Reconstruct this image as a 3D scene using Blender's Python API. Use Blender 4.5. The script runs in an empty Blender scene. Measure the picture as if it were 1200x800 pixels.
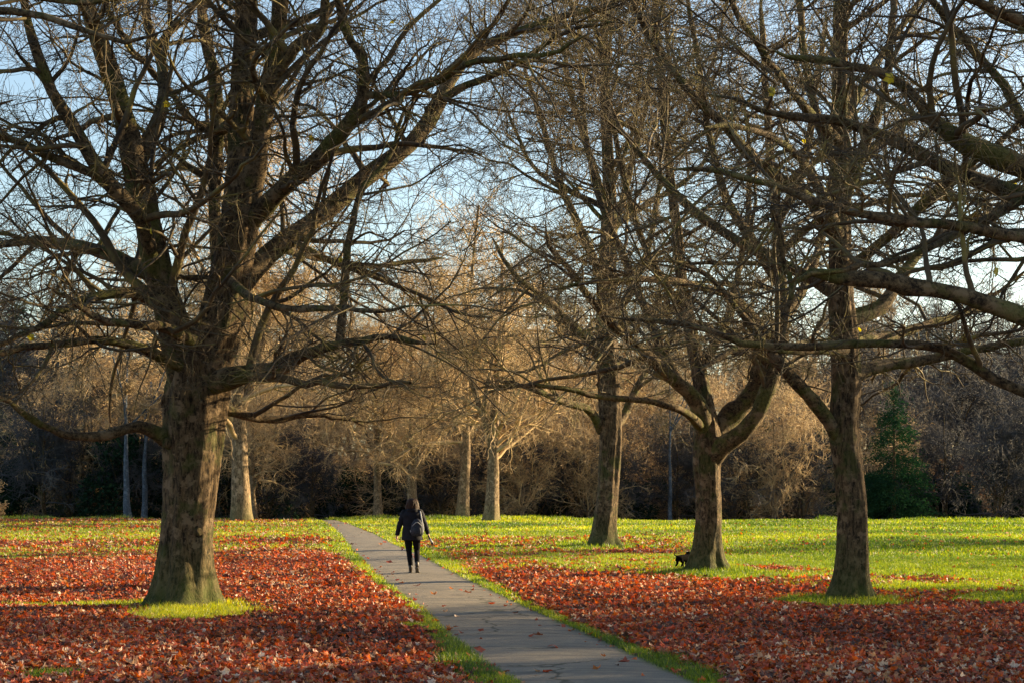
import bpy, math, random
import numpy as np
R = math.radians
SEED = 7
rng = np.random.default_rng(SEED)
random.seed(SEED)
S = bpy.context.scene
COL = S.collection

# ------------------------------------------------------------ camera, sky, sun, exposure
FPX = 2000.0; HOR = 565.0; EYE = 2.0
cam = bpy.data.cameras.new('camera'); camo = bpy.data.objects.new('camera', cam); COL.objects.link(camo)
camo.location = (0, 0, EYE); camo.rotation_euler = (R(90), 0, 0)
cam.sensor_width = 36; cam.lens = 60; cam.shift_y = (HOR-400)/1200; cam.clip_end = 3000; cam.clip_start = .1
S.camera = camo
SUN_AZ = 24.0      # degrees behind pure right
SUN_EL = 14.0
w = bpy.data.worlds.new('World'); S.world = w; w.use_nodes = True
nt = w.node_tree; bg = nt.nodes['Background']
sky = nt.nodes.new('ShaderNodeTexSky'); sky.sky_type = 'NISHITA'; sky.sun_disc = False
sky.sun_elevation = R(SUN_EL); sky.sun_rotation = R(90-SUN_AZ)
sky.air_density = 1.0; sky.dust_density = 1.0; sky.ozone_density = 1.1
nt.links.new(sky.outputs[0], bg.inputs[0]); bg.inputs[1].default_value = 0.085
sun = bpy.data.lights.new('sun', 'SUN'); sun.energy = 5.0; sun.angle = R(.5); sun.color = (1, .77, .44)
suno = bpy.data.objects.new('sun', sun); COL.objects.link(suno)
suno.rotation_euler = (R(90-SUN_EL), 0, R(90-SUN_AZ)+R(0))
# direction towards the sun = (cos az, sin az)
from mathutils import Vector
sd = Vector((math.cos(R(SUN_AZ))*math.cos(R(SUN_EL)), math.sin(R(SUN_AZ))*math.cos(R(SUN_EL)), math.sin(R(SUN_EL))))
suno.rotation_euler = sd.to_track_quat('Z', 'Y').to_euler()
S.view_settings.view_transform = 'Standard'; S.view_settings.look = 'None'
S.view_settings.exposure = 1.72; S.view_settings.gamma = 1

# ------------------------------------------------------------ helpers
def tag(o, label=None, cat=None, group=None, kind=None):
    if label: o['label'] = label
    if cat: o['category'] = cat
    if group: o['group'] = group
    if kind: o['kind'] = kind
    return o
def empty(name, loc, rz=0):
    o = bpy.data.objects.new(name, None); COL.objects.link(o); o.location = loc; o.rotation_euler = (0, 0, rz)
    o.empty_display_size = .3
    return o
def make_mesh(name, V, F, mat, smooth=True, attrs=None):
    """V (n,3); F (m,3) or (m,4)"""
    me = bpy.data.meshes.new(name)
    V = np.ascontiguousarray(V, dtype=np.float32); F = np.ascontiguousarray(F, dtype=np.int32)
    k = F.shape[1]
    me.vertices.add(len(V)); me.vertices.foreach_set('co', V.ravel())
    me.loops.add(F.size); me.loops.foreach_set('vertex_index', F.ravel())
    me.polygons.add(len(F)); me.polygons.foreach_set('loop_start', np.arange(0, F.size, k, dtype=np.int32))
    me.polygons.foreach_set('loop_total', np.full(len(F), k, dtype=np.int32))
    me.polygons.foreach_set('use_smooth', np.full(len(F), smooth))
    if attrs:
        for a, d in attrs.items():
            at = me.attributes.new(a, 'FLOAT', 'POINT'); at.data.foreach_set('value', np.ascontiguousarray(d, dtype=np.float32))
    me.materials.append(mat)
    me.update(calc_edges=True)
    return me
def obj(name, me, parent=None, loc=None):
    o = bpy.data.objects.new(name, me); COL.objects.link(o)
    if parent: o.parent = parent
    if loc is not None: o.location = loc
    return o
def norm(v): return v/np.maximum(np.linalg.norm(v, axis=-1, keepdims=True), 1e-9)
def vnoise(P, scale, seed=0, octaves=3):
    """cheap smooth pseudo-noise from sines, P (...,3) -> about -1..1"""
    r = np.random.default_rng(seed+991); out = 0; amp = 1; tot = 0
    for o in range(octaves):
        for _ in range(4):
            k = r.normal(size=3)*scale*(2.1**o); ph = r.uniform(0, 6.28)
            out = out+amp*np.sin(P@k+ph)
        tot += amp*2.2; amp *= .55
    return out/tot
def tubes(P, Rr, sides, disp=None):
    """P (N,K,3) polylines, Rr (N,K) radii -> verts, quads"""
    N, K, _ = P.shape
    T = np.empty_like(P); T[:, 1:-1] = P[:, 2:]-P[:, :-2]; T[:, 0] = P[:, 1]-P[:, 0]; T[:, -1] = P[:, -1]-P[:, -2]
    T = norm(T)
    ch = norm(P[:, -1]-P[:, 0])
    ax = np.where(np.abs(ch[:, 2:3]) > .7, np.array([[1., 0, 0]]), np.array([[0, 0, 1.]]))
    ax = np.repeat(ax[:, None, :], K, axis=1)
    U = norm(ax-(ax*T).sum(-1, keepdims=True)*T); W = np.cross(T, U)
    a = np.arange(sides)*2*np.pi/sides
    c, s = np.cos(a), np.sin(a)
    dirv = U[:, :, None, :]*c[None, None, :, None]+W[:, :, None, :]*s[None, None, :, None]
    rad = Rr[:, :, None]
    if disp is not None:
        rad = rad*(1+disp(P[:, :, None, :]+dirv*rad[..., None], dirv))
    V = P[:, :, None, :]+dirv*rad[..., None]
    base = np.arange(N*K*sides).reshape(N, K, sides)
    A = base[:, :-1, :]; B = np.roll(A, -1, axis=2); D = base[:, 1:, :]; C = np.roll(D, -1, axis=2)
    F = np.stack([A, B, C, D], axis=-1).reshape(-1, 4)
    return V.reshape(-1, 3), F
class MB:
    def __init__(s): s.V = []; s.F = []; s.n = 0
    def add(s, VF):
        V, F = VF; s.V.append(V); s.F.append(F+s.n); s.n += len(V)
    def mesh(s, name, mat, smooth=True): return make_mesh(name, np.concatenate(s.V), np.concatenate(s.F), mat, smooth)
def catmull(pts, K):
    """resample control points (n,4) x,y,z,r to K points by arc length, smoothed"""
    p = np.asarray(pts, float); n = len(p)
    if n > 2:
        q = np.vstack([2*p[0]-p[1], p, 2*p[-1]-p[-2]]); out = []
        for i in range(n-1):
            a, b, c, d = q[i:i+4]
            for t in np.linspace(0, 1, 9)[:-1]:
                out.append(.5*((2*b)+(-a+c)*t+(2*a-5*b+4*c-d)*t*t+(-a+3*b-3*c+d)*t**3))
        out.append(p[-1]); p = np.array(out)
    s = np.r_[0, np.cumsum(np.linalg.norm(np.diff(p[:, :3], axis=0), axis=1))]
    t = np.linspace(0, s[-1], K)
    return np.stack([np.interp(t, s, p[:, j]) for j in range(4)], 1)

# ------------------------------------------------------------ materials
def newmat(name):
    m = bpy.data.materials.new(name); m.use_nodes = True; return m, m.node_tree
def N(nt, t, **kw):
    n = nt.nodes.new(t)
    for k, v in kw.items():
        if k.startswith('i_'): n.inputs[k[2:]].default_value = v
        else: setattr(n, k, v)
    return n
def ramp(nt, fac, stops):
    r = nt.nodes.new('ShaderNodeValToRGB'); e = r.color_ramp.elements
    while len(e) > 1: e.remove(e[-1])
    e[0].position = stops[0][0]; e[0].color = (*stops[0][1], 1)
    for p, c in stops[1:]:
        x = e.new(p); x.color = (*c, 1)
    nt.links.new(fac, r.inputs[0]); return r.outputs[0]
def noise(nt, vec, scale, detail=5, rough=.6):
    n = nt.nodes.new('ShaderNodeTexNoise'); n.inputs['Scale'].default_value = scale
    n.inputs['Detail'].default_value = detail; n.inputs['Roughness'].default_value = rough
    if vec is not None: nt.links.new(vec, n.inputs['Vector'])
    return n.outputs['Fac']
def mixc(nt, f, a, b):
    m = nt.nodes.new('ShaderNodeMix'); m.data_type = 'RGBA'
    for s, v in ((m.inputs[0], f), (m.inputs[6], a), (m.inputs[7], b)):
        if hasattr(v, 'links'): nt.links.new(v, s)
        elif isinstance(v, (tuple, list)): s.default_value = (*v, 1)
        else: s.default_value = v
    return m.outputs[2]
def ocoord(nt, scale=(1, 1, 1)):
    t = nt.nodes.new('ShaderNodeTexCoord'); mp = nt.nodes.new('ShaderNodeMapping')
    mp.inputs['Scale'].default_value = scale
    nt.links.new(t.outputs['Object'], mp.inputs['Vector']); return mp.outputs[0]
def bark(name, dark, light, moss, moss_amt, scale=1, bump=.6, base_moss=True, along=.28):
    m, nt = newmat(name); b = nt.nodes['Principled BSDF']; b.inputs['Roughness'].default_value = .9
    b.inputs['Specular IOR Level'].default_value = .2
    v = ocoord(nt, (1, 1, along)); v1 = ocoord(nt)
    n1 = noise(nt, v, 24*scale, 8, .72); n2 = noise(nt, v1, 2.2*scale, 4); n3 = noise(nt, v1, 5*scale, 6, .7)
    c = ramp(nt, n1, [(.40, dark), (.60, light)])
    pale = ramp(nt, n3, [(.52, (0, 0, 0)), (.60, (1, 1, 1))])
    c = mixc(nt, pale, c, tuple(min(1, x*1.25+.02) for x in light))
    g = ramp(nt, n2, [(.62-moss_amt, (0, 0, 0)), (.72-moss_amt, (1, 1, 1))])
    sx = nt.nodes.new('ShaderNodeMath'); sx.operation = 'MULTIPLY'
    nt.links.new(g, sx.inputs[0]); nt.links.new(n1, sx.inputs[1])
    c = mixc(nt, sx.outputs[0], c, moss)
    if base_moss:
        sp = nt.nodes.new('ShaderNodeSeparateXYZ'); nt.links.new(v1, sp.inputs[0])
        mr = nt.nodes.new('ShaderNodeMapRange'); mr.inputs[1].default_value = 1.1; mr.inputs[2].default_value = .0
        nt.links.new(sp.outputs[2], mr.inputs[0])
        mm = nt.nodes.new('ShaderNodeMath'); mm.operation = 'MULTIPLY'; nt.links.new(mr.outputs[0], mm.inputs[0]); nt.links.new(n3, mm.inputs[1])
        m2 = nt.nodes.new('ShaderNodeMath'); m2.operation = 'MULTIPLY'; m2.inputs[1].default_value = 1.3; nt.links.new(mm.outputs[0], m2.inputs[0]); m2.use_clamp = True
        c = mixc(nt, m2.outputs[0], c, moss)
    nt.links.new(c, b.inputs['Base Color'])
    bp = nt.nodes.new('ShaderNodeBump'); bp.inputs['Strength'].default_value = bump; bp.inputs['Distance'].default_value = .05
    nt.links.new(n1, bp.inputs['Height']); nt.links.new(bp.outputs[0], b.inputs['Normal'])
    return m
M_bark = bark('plane_bark', (.014, .010, .007), (.15, .10, .052), (.05, .07, .012), .10, 1, 1.0)
M_limb = bark('limb_bark', (.018, .013, .009), (.15, .105, .055), (.10, .12, .02), .13, .8, .9, False, 1)
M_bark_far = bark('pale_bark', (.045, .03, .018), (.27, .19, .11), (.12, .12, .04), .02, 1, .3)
M_silver = bark('silver_bark', (.035, .045, .06), (.10, .12, .15), (.05, .07, .05), -.05, 1, .2, False)
def twigmat(name, a, b_, c_, sc=1.5):
    m, nt = newmat(name); b = nt.nodes['Principled BSDF']; b.inputs['Roughness'].default_value = .75
    b.inputs['Specular IOR Level'].default_value = .3
    v = ocoord(nt); n = noise(nt, v, sc, 4, .7)
    nt.links.new(ramp(nt, n, [(.35, a), (.52, b_), (.66, c_)]), b.inputs['Base Color']); return m
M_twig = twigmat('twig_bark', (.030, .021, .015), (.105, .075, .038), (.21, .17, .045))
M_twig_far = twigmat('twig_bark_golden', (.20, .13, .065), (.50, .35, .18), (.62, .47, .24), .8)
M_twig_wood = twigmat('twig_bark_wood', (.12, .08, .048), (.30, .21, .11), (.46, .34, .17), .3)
M_twig_shade = twigmat('twig_bark_shaded_grey', (.028, .034, .04), (.070, .066, .068), (.13, .11, .09), .3)  # grey tree kind; shade at the wood's sides and foot put into its colour
def leafmat(name, stops, trans=.5, attr='tone', tboost=1.3, gloss=.05):
    m, nt = newmat(name); nt.nodes.remove(nt.nodes['Principled BSDF']); out = nt.nodes['Material Output']
    a = nt.nodes.new('ShaderNodeAttribute'); a.attribute_name = attr
    c = ramp(nt, a.outputs['Fac'], stops)
    d = nt.nodes.new('ShaderNodeBsdfDiffuse'); t = nt.nodes.new('ShaderNodeBsdfTranslucent'); g = nt.nodes.new('ShaderNodeBsdfGlossy')
    g.inputs['Roughness'].default_value = .45; g.inputs['Color'].default_value = (.8, .8, .8, 1)
    hs = nt.nodes.new('ShaderNodeHueSaturation'); hs.inputs['Saturation'].default_value = 1.15; hs.inputs['Value'].default_value = tboost
    nt.links.new(c, hs.inputs['Color'])
    nt.links.new(c, d.inputs[0]); nt.links.new(hs.outputs[0], t.inputs[0])
    mx = nt.nodes.new('ShaderNodeMixShader'); mx.inputs[0].default_value = trans
    nt.links.new(d.outputs[0], mx.inputs[1]); nt.links.new(t.outputs[0], mx.inputs[2])
    m2 = nt.nodes.new('ShaderNodeMixShader'); m2.inputs[0].default_value = gloss
    nt.links.new(mx.outputs[0], m2.inputs[1]); nt.links.new(g.outputs[0], m2.inputs[2])
    nt.links.new(m2.outputs[0], out.inputs[0]); return m
M_leaf = leafmat('dead_leaf', [(0, (.07, .035, .025)), (.2, (.19, .07, .04)), (.36, (.29, .068, .034)), (.50, (.50, .080, .028)), (.62, (.62, .15, .03)), (.72, (.42, .20, .10)), (.86, (.60, .36, .20)), (1, (.72, .54, .40))], .3)
M_grass = leafmat('grass_blade', [(0, (.028, .065, .008)), (.5, (.155, .215, .010)), (1, (.44, .41, .025))], .55, tboost=1.6)
M_yleaf = leafmat('yellow_leaf', [(0, (.45, .30, .02)), (1, (.55, .50, .05))], .5)
M_ever = leafmat('evergreen_leaf', [(0, (.010, .026, .016)), (.6, (.022, .048, .026)), (1, (.05, .075, .025))], .15, gloss=.0)
M_conif = leafmat('conifer_needles', [(0, (.012, .035, .02)), (1, (.035, .085, .035))], .2, gloss=0)
def plain(name, col, rough=.8, spec=.3, nsc=0, var=.3):
    m, nt = newmat(name); b = nt.nodes['Principled BSDF']; b.inputs['Roughness'].default_value = rough
    b.inputs['Specular IOR Level'].default_value = spec
    if nsc:
        n = noise(nt, ocoord(nt), nsc, 4)
        nt.links.new(ramp(nt, n, [(.3, tuple(x*(1-var) for x in col)), (.7, tuple(min(1, x*(1+var)) for x in col))]), b.inputs['Base Color'])
    else: b.inputs['Base Color'].default_value = (*col, 1)
    return m

# ------------------------------------------------------------ layout in ground coordinates
def gp(u, v):
    """photo pixel on the level lawn -> x, y"""
    D = EYE*FPX/(v-HOR); return (u-600)/FPX*D, D
PL = [gp(*p) for p in [(599, 800), (572, 784), (525, 747), (490, 713.6), (439, 674), (411, 643), (396, 624), (382, 613)]]
PR = [gp(*p) for p in [(818, 800), (782, 784), (701, 747), (618, 711), (544, 676), (500, 653), (462, 637), (439, 625), (408, 613)]]
PL = np.array([(PL[0][0]*1+.35, 8.0)]+[tuple(p) for p in PL]+[(-11.2, 96), (-14.5, 106), (-20, 118)])
PR = np.array([(2.6, 8.0)]+[tuple(p) for p in PR]+[(-9.6, 92), (-12.3, 106), (-17.5, 118)])
def pl(y): return np.interp(y, PL[:, 1], PL[:, 0])
def pr(y): return np.interp(y, PR[:, 1], PR[:, 0])
PL[0, 0] = PL[1, 0]+.9*(PL[1, 0]-PL[3, 0]); PR[0, 0] = PR[1, 0]+.9*(PR[1, 0]-PR[3, 0])
def pathdist(x, y):
    """>0 outside the path, distance to nearest edge"""
    return np.maximum(pl(y)-x, x-pr(y))
T1 = gp(218, 715); T2 = gp(995, 705); T3 = gp(828, 675); T4 = gp(707, 641)
MOUNDS = [(T1, .05, 1.6), (T2, .03, 1.1), (T3, .03, 1.1), (T4, .04, 1.2)]
def gz(x, y):
    x = np.asarray(x, float); y = np.asarray(y, float)
    d = np.maximum(0, y-(87.5-.12*np.clip(x, -60, 60)))
    z = -6*(1-np.exp(-.0030*d*d/6))
    z = z+np.clip(y-175, 0, 200)*.07
    und = .035*np.sin(x*.7+1.3*np.sin(y*.23))*np.sin(y*.45+x*.2)+.03*np.sin(x*.31+y*.17)
    pd = np.clip(pathdist(x, y)-.25, 0, 2)/2
    z = z+(und+.02)*pd
    for (mx, my), h, s in MOUNDS:
        z = z+h*np.exp(-((x-mx)**2+(y-my)**2)/(s*s))
    return z
def ell(x, y, u, v, ru, rv, pw=1):
    cx, cy = gp(u, v); _, y0 = gp(u, v-rv); _, y1 = gp(u, v+rv)
    ry = max(.2, (y0-y1)/2); rx = ru/FPX*cy
    return np.exp(-(((x-cx)/rx)**2+((y-(y0+y1)/2)/ry)**2)**pw)
def smooth(a, b, t):
    t = np.clip((t-a)/(b-a), 0, 1); return t*t*(3-2*t)
def leafden(x, y):
    """0 grass .. 1 closed carpet of leaves"""
    x = np.asarray(x, float); y = np.asarray(y, float)
    P3 = np.stack([x, y, 0*x], -1)
    n = vnoise(P3, .5, 3); nf = .6*vnoise(P3, 2.2, 5)+.75*vnoise(P3, 6.5, 6, 2); ns = vnoise(np.stack([x*.25, y*.9, 0*x], -1), .35, 8)
    u = 600+FPX*x/np.maximum(y, 5); v = HOR+EYE*FPX/np.maximum(y, 5)
    left = x < (pl(y)+pr(y))/2
    # left: carpet below v~652, mixed lawn above
    dl = smooth(632, 664, v+9*n+7*nf+4*ns)
    dl = np.maximum(dl, .55*smooth(-.15, .5, ns+.5*nf)*smooth(606, 612, v)+.26)
    # right: carpet below a line that runs down to the right of the path
    vb = np.interp(u, [400, 540, 640, 700, 780, 860, 1000, 1100, 1250], [672, 664, 664, 667, 662, 680, 684, 700, 705])
    dr = smooth(-14, 12, v-vb+10*n+9*nf)
    dr = np.maximum(dr, .9*ell(x, y, 745, 647, 62, 7)); dr = np.maximum(dr, .85*ell(x, y, 905, 672, 60, 6)); dr = np.maximum(dr, .7*ell(x, y, 1080, 682, 90, 6))
    sp = .50*smooth(-.25, .5, ns+.6*nf)*smooth(606, 640, v)*(1-.85*smooth(740, 900, u))+.035
    dr = np.maximum(dr, sp)
    d = np.where(left, dl, dr)
    for e in ((226, 722, 66, 8), (110, 712, 105, 2.5), (985, 708, 78, 5), (1090, 692, 90, 3), (840, 676, 75, 6), (60, 799, 38, 4), (1180, 705, 60, 5), (690, 640, 45, 5), (490, 735, 22, 3)):
        d = d*(1-1.0*np.clip((1.5+.9*nf+.6*n)*ell(x, y, *e, 1.2), 0, .97))
    pdm = pathdist(x, y)
    wv = np.where(left, .20+.5*smooth(30, 60, y), .20+.25*smooth(24, 45, y))*np.clip(1+1.1*n+.9*nf, .15, 3)
    d = d*(.12+.88*smooth(.35*wv, wv*1.2, pdm))
    return np.clip(d, 0, 1)

# ------------------------------------------------------------ ground
def build_ground():
    ys = np.concatenate([np.arange(-20, 10, 2.), np.arange(10, 60, .25), np.arange(60, 130, .5), np.arange(130, 260, 5.), np.geomspace(260, 1500, 25)])
    s = np.concatenate([-np.geomspace(60, 1200, 16)[::-1], np.arange(-56, -20, 2.), np.arange(-20, 20, .25), np.arange(20, 57, 2.), np.geomspace(60, 1200, 16)])
    X, Y = np.meshgrid(s, ys); Z = gz(X, Y); L = leafden(X, Y)
    L = np.where((Y > 100), .9, L); L = np.where(np.abs(X) > .42*Y+4, np.clip(L, 0, 1), L)
    V = np.stack([X, Y, Z], -1).reshape(-1, 3); ny, nx = X.shape
    i = np.arange(ny*nx).reshape(ny, nx)
    F = np.stack([i[:-1, :-1], i[:-1, 1:], i[1:, 1:], i[1:, :-1]], -1).reshape(-1, 4)
    m, nt = newmat('lawn_soil'); b = nt.nodes['Principled BSDF']; b.inputs['Roughness'].default_value = 1; b.inputs['Specular IOR Level'].default_value = 0
    v = ocoord(nt); a = nt.nodes.new('ShaderNodeAttribute'); a.attribute_name = 'leaf'
    n1 = noise(nt, v, 9, 6, .7); n2 = noise(nt, v, .6, 4)
    green = mixc(nt, n2, (.10, .15, .014), (.20, .24, .02)); green = mixc(nt, ramp(nt, n1, [(.4, (0, 0, 0)), (.6, (1, 1, 1))]), green, (.055, .075, .012))
    vo = nt.nodes.new('ShaderNodeTexVoronoi'); vo.inputs['Scale'].default_value = 9; nt.links.new(v, vo.inputs['Vector'])
    sp = nt.nodes.new('ShaderNodeSeparateColor'); nt.links.new(vo.outputs['Color'], sp.inputs[0])
    red = ramp(nt, sp.outputs[0], [(0, (.025, .012, .008)), (.5, (.07, .022, .012)), (1, (.14, .05, .02))])
    nt.links.new(mixc(nt, a.outputs['Fac'], green, red), b.inputs['Base Color'])
    bp = nt.nodes.new('ShaderNodeBump'); bp.inputs['Strength'].default_value = 1; bp.inputs['Distance'].default_value = .06
    nt.links.new(n1, bp.inputs['Height']); nt.links.new(bp.outputs[0], b.inputs['Normal'])
    o = obj('ground', make_mesh('ground', V, F, m, True, {'leaf': L.ravel()})); tag(o, 'park lawn with bare soil and leaf litter running to the crest', None, None, 'structure')
build_ground()

def build_path():
    ys = np.concatenate([np.arange(8, 60, .25), np.arange(60, 118, .5)])
    n = 13; t = np.linspace(0, 1, n)
    P3 = np.stack([ys*0, ys, ys*0], -1)
    jl = .05*vnoise(P3, 2.5, 21, 4); jr = .05*vnoise(P3, 2.5, 22, 4)
    X = (pl(ys)+jl)[:, None]*(1-t)+(pr(ys)+jr)[:, None]*t; Y = np.repeat(ys[:, None], n, 1)
    Z = gz(X, Y)+.012+.018*(1-(2*t-1)**2)
    V = np.stack([X, Y, Z], -1).reshape(-1, 3); i = np.arange(len(ys)*n).reshape(len(ys), n)
    F = np.stack([i[:-1, :-1], i[:-1, 1:], i[1:, 1:], i[1:, :-1]], -1).reshape(-1, 4)
    m, nt = newmat('worn_asphalt'); b = nt.nodes['Principled BSDF']; b.inputs['Roughness'].default_value = .85; b.inputs['Specular IOR Level'].default_value = .25
    v = ocoord(nt); vs = ocoord(nt, (.35, 2.2, 1))
    n1 = noise(nt, v, 60, 6, .8); n2 = noise(nt, v, 1.2, 5, .6); n3 = noise(nt, vs, 1.6, 6, .65)
    c = ramp(nt, n1, [(.3, (.11, .10, .09)), (.7, (.34, .28, .21))])
    c = mixc(nt, ramp(nt, n3, [(.38, (1, 1, 1)), (.52, (0, 0, 0))]), c, (.13, .12, .105))
    c = mixc(nt, ramp(nt, n2, [(.55, (0, 0, 0)), (.75, (.55, .55, .55))]), c, (.33, .28, .20))
    a = nt.nodes.new('ShaderNodeAttribute'); a.attribute_name = 'edge'
    ad = nt.nodes.new('ShaderNodeMath'); ad.operation = 'MULTIPLY_ADD'; ad.inputs[1].default_value = 1.6; nt.links.new(n2, ad.inputs[0]); nt.links.new(a.outputs['Fac'], ad.inputs[2])
    mo = ramp(nt, ad.outputs[0], [(1.15/2.6, (0, 0, 0)), (1.7/2.6, (.85, .85, .85))])
    # ramp input is clamped to 1: rescale
    sc = nt.nodes.new('ShaderNodeMath'); sc.operation = 'MULTIPLY'; sc.inputs[1].default_value = 1/2.6
    nt.links.new(ad.outputs[0], sc.inputs[0])
    rn = [n for n in nt.nodes if n.type == 'VALTORGB'][-1]
    nt.links.new(sc.outputs[0], rn.inputs[0])
    c = mixc(nt, mo, c, (.12, .13, .035))
    nz = nt.nodes.new('ShaderNodeTexNoise'); nz.inputs['Scale'].default_value = 2.5; nz.inputs['Detail'].default_value = 5; nt.links.new(v, nz.inputs['Vector'])
    va = nt.nodes.new('ShaderNodeVectorMath'); va.operation = 'MULTIPLY_ADD'; va.inputs[1].default_value = (.5, .5, .5); nt.links.new(nz.outputs['Color'], va.inputs[0]); nt.links.new(v, va.inputs[2])
    vc = nt.nodes.new('ShaderNodeTexVoronoi'); vc.feature = 'DISTANCE_TO_EDGE'; vc.inputs['Scale'].default_value = .42; nt.links.new(va.outputs[0], vc.inputs['Vector'])
    c = mixc(nt, ramp(nt, vc.outputs['Distance'], [(.004, (.75, .75, .75)), (.013, (0, 0, 0))]), c, (.035, .035, .022))
    nt.links.new(c, b.inputs['Base Color'])
    bp = nt.nodes.new('ShaderNodeBump'); bp.inputs['Strength'].default_value = .6; bp.inputs['Distance'].default_value = .02
    nt.links.new(n1, bp.inputs['Height']); nt.links.new(bp.outputs[0], b.inputs['Normal'])
    e = np.abs(2*t-1)**6; E = np.repeat(e[None], len(ys), 0)
    o = obj('path', make_mesh('path', V, F, m, True, {'edge': E.ravel()})); tag(o, 'worn grey asphalt footpath with mossy edges', None, None, 'structure')
build_path()

# ------------------------------------------------------------ grass and leaf stuff
def inplane(n, y0, y1, k=.34, pad=1.5):
    """n points uniform on the ground in the view wedge"""
    y = np.sqrt(rng.uniform(y0*y0, y1*y1, n)); x = rng.uniform(-1, 1, n)*(k*y+pad); return x, y
def blades(x, y, h, wd, tone):
    n = len(x); z = gz(x, y)-.01
    a = rng.uniform(0, 2*np.pi, n); lean = rng.uniform(0, .75, n)*h; la = rng.uniform(0, 2*np.pi, n)
    dx, dy = np.cos(a)*wd/2, np.sin(a)*wd/2
    b = np.stack([x, y, z], -1); s = np.stack([dx, dy, 0*dx], -1)
    mid = b+np.stack([np.cos(la)*lean*.35, np.sin(la)*lean*.35, h*.55], -1)
    tip = b+np.stack([np.cos(la)*lean, np.sin(la)*lean, h], -1)
    V = np.stack([b-s, b+s, mid+s*.75, mid-s*.75, tip+s*.1, tip-s*.1], 1).reshape(-1, 3)
    i = np.arange(n)[:, None]*6
    F = np.concatenate([i+np.array([[0, 1, 2, 3]]), i+np.array([[3, 2, 4, 5]])])
    return V, F, np.repeat(tone, 6)
def build_grass():
    Vs, Fs, Ts = [], [], []; off = 0
    for (n, y0, y1, hh, ww) in ((900000, 15, 26, .075, .008), (900000, 26, 46, .075, .012), (330000, 46, 70, .08, .022), (260000, 70, 100, .09, .035)):
        x, y = inplane(n, y0, y1); d = leafden(x, y); pd = pathdist(x, y)
        keep = (pd > -.10*rng.uniform(0, 1, n)**2) & (rng.uniform(0, 1, n) < np.clip(1.0-d*1.05, .004, 1)**1.6)
        x, y, d = x[keep], y[keep], d[keep]; n2 = len(x)
        P3 = np.stack([x, y, 0*x], -1)
        tone = np.clip(.50-.20*smooth(3, 14, x)+.25*vnoise(P3, .6, 31)+.15*vnoise(P3*np.array([.3, 1, 1]), .5, 35)+rng.normal(0, .25, n2), 0, 1)
        h = hh*rng.uniform(.5, 1.25, n2)*(1+.35*vnoise(P3, 3, 32))
        h = h*(1+1.6*smooth(82, 88, y)*smooth(.0, .6, vnoise(P3*np.array([1, .4, 1]), .8, 36)))
        # taller unmown tufts round the foot of each trunk
        for (tx, ty), hm, s in MOUNDS:
            h = h*(1+.9*np.exp(-((x-tx)**2+(y-ty)**2)/(s*s)))
        V, F, T = blades(x, y, h, ww*rng.uniform(.7, 1.3, n2), tone)
        Vs.append(V); Fs.append(F+off); Ts.append(T); off += len(V)
    o = obj('grass', make_mesh('grass', np.concatenate(Vs), np.concatenate(Fs), M_grass, False, {'tone': np.concatenate(Ts)}))
    tag(o, 'short bright green grass of the lawn and verges', 'grass', None, 'stuff')
    print('grass blades', sum(len(f) for f in Fs)//2)
build_grass()

def leaf_shape():
    ang = np.array([-90, -58, -22, -2, 30, 52, 90, 128, 150, 182, 202, 238])
    rad = np.array([.55, .50, .82, .62, .95, .66, 1.08, .66, .95, .62, .82, .50])
    a = np.radians(ang); P = np.stack([rad*np.cos(a), rad*np.sin(a)], 1)
    return np.vstack([[0, 0], P])
LS = leaf_shape()
def leaf_mesh_arrays(x, y, z, size, tiltmax):
    n = len(x); B = LS[None]*size[:, None, None]
    k1 = rng.uniform(-.8, 1.0, n)[:, None]; k2 = rng.uniform(-.8, 1.1, n)[:, None]; tw = rng.uniform(-.8, .8, n)[:, None]
    X = B[..., 0]; Y = B[..., 1]; s = size[:, None]
    Z = (k1*X*X+k2*Y*Y+tw*X*Y)/s*.75
    Q = np.stack([X*(1-.25*np.abs(k1)), Y*(1-.25*np.abs(k2)), Z], -1)
    a = rng.uniform(0, 2*np.pi, n); b = rng.uniform(0, 1, n)**1.3*tiltmax*np.sign(rng.uniform(-1, 1, n)); c = rng.uniform(0, 2*np.pi, n)
    ca, sa, cb, sb, cc, sc = np.cos(a), np.sin(a), np.cos(b), np.sin(b), np.cos(c), np.sin(c)
    O = np.zeros(n); I = np.ones(n)
    def mat(r): return np.stack([np.stack(q, -1) for q in r], -2)
    Rz = mat(((ca, -sa, O), (sa, ca, O), (O, O, I))); Rx = mat(((I, O, O), (O, cb, -sb), (O, sb, cb))); R2 = mat(((cc, -sc, O), (sc, cc, O), (O, O, I)))
    M = R2@Rx@Rz
    V = np.einsum('nij,nkj->nki', M, Q)+np.stack([x, y, z], -1)[:, None]
    m = len(LS)-1; i = np.arange(n)[:, None, None]*(m+1)
    k = np.arange(m); tri = np.stack([0*k, k+1, (k+1) % m+1], -1)[None]
    F = (i+tri).reshape(-1, 3)
    return V.reshape(-1, 3), F
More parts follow.
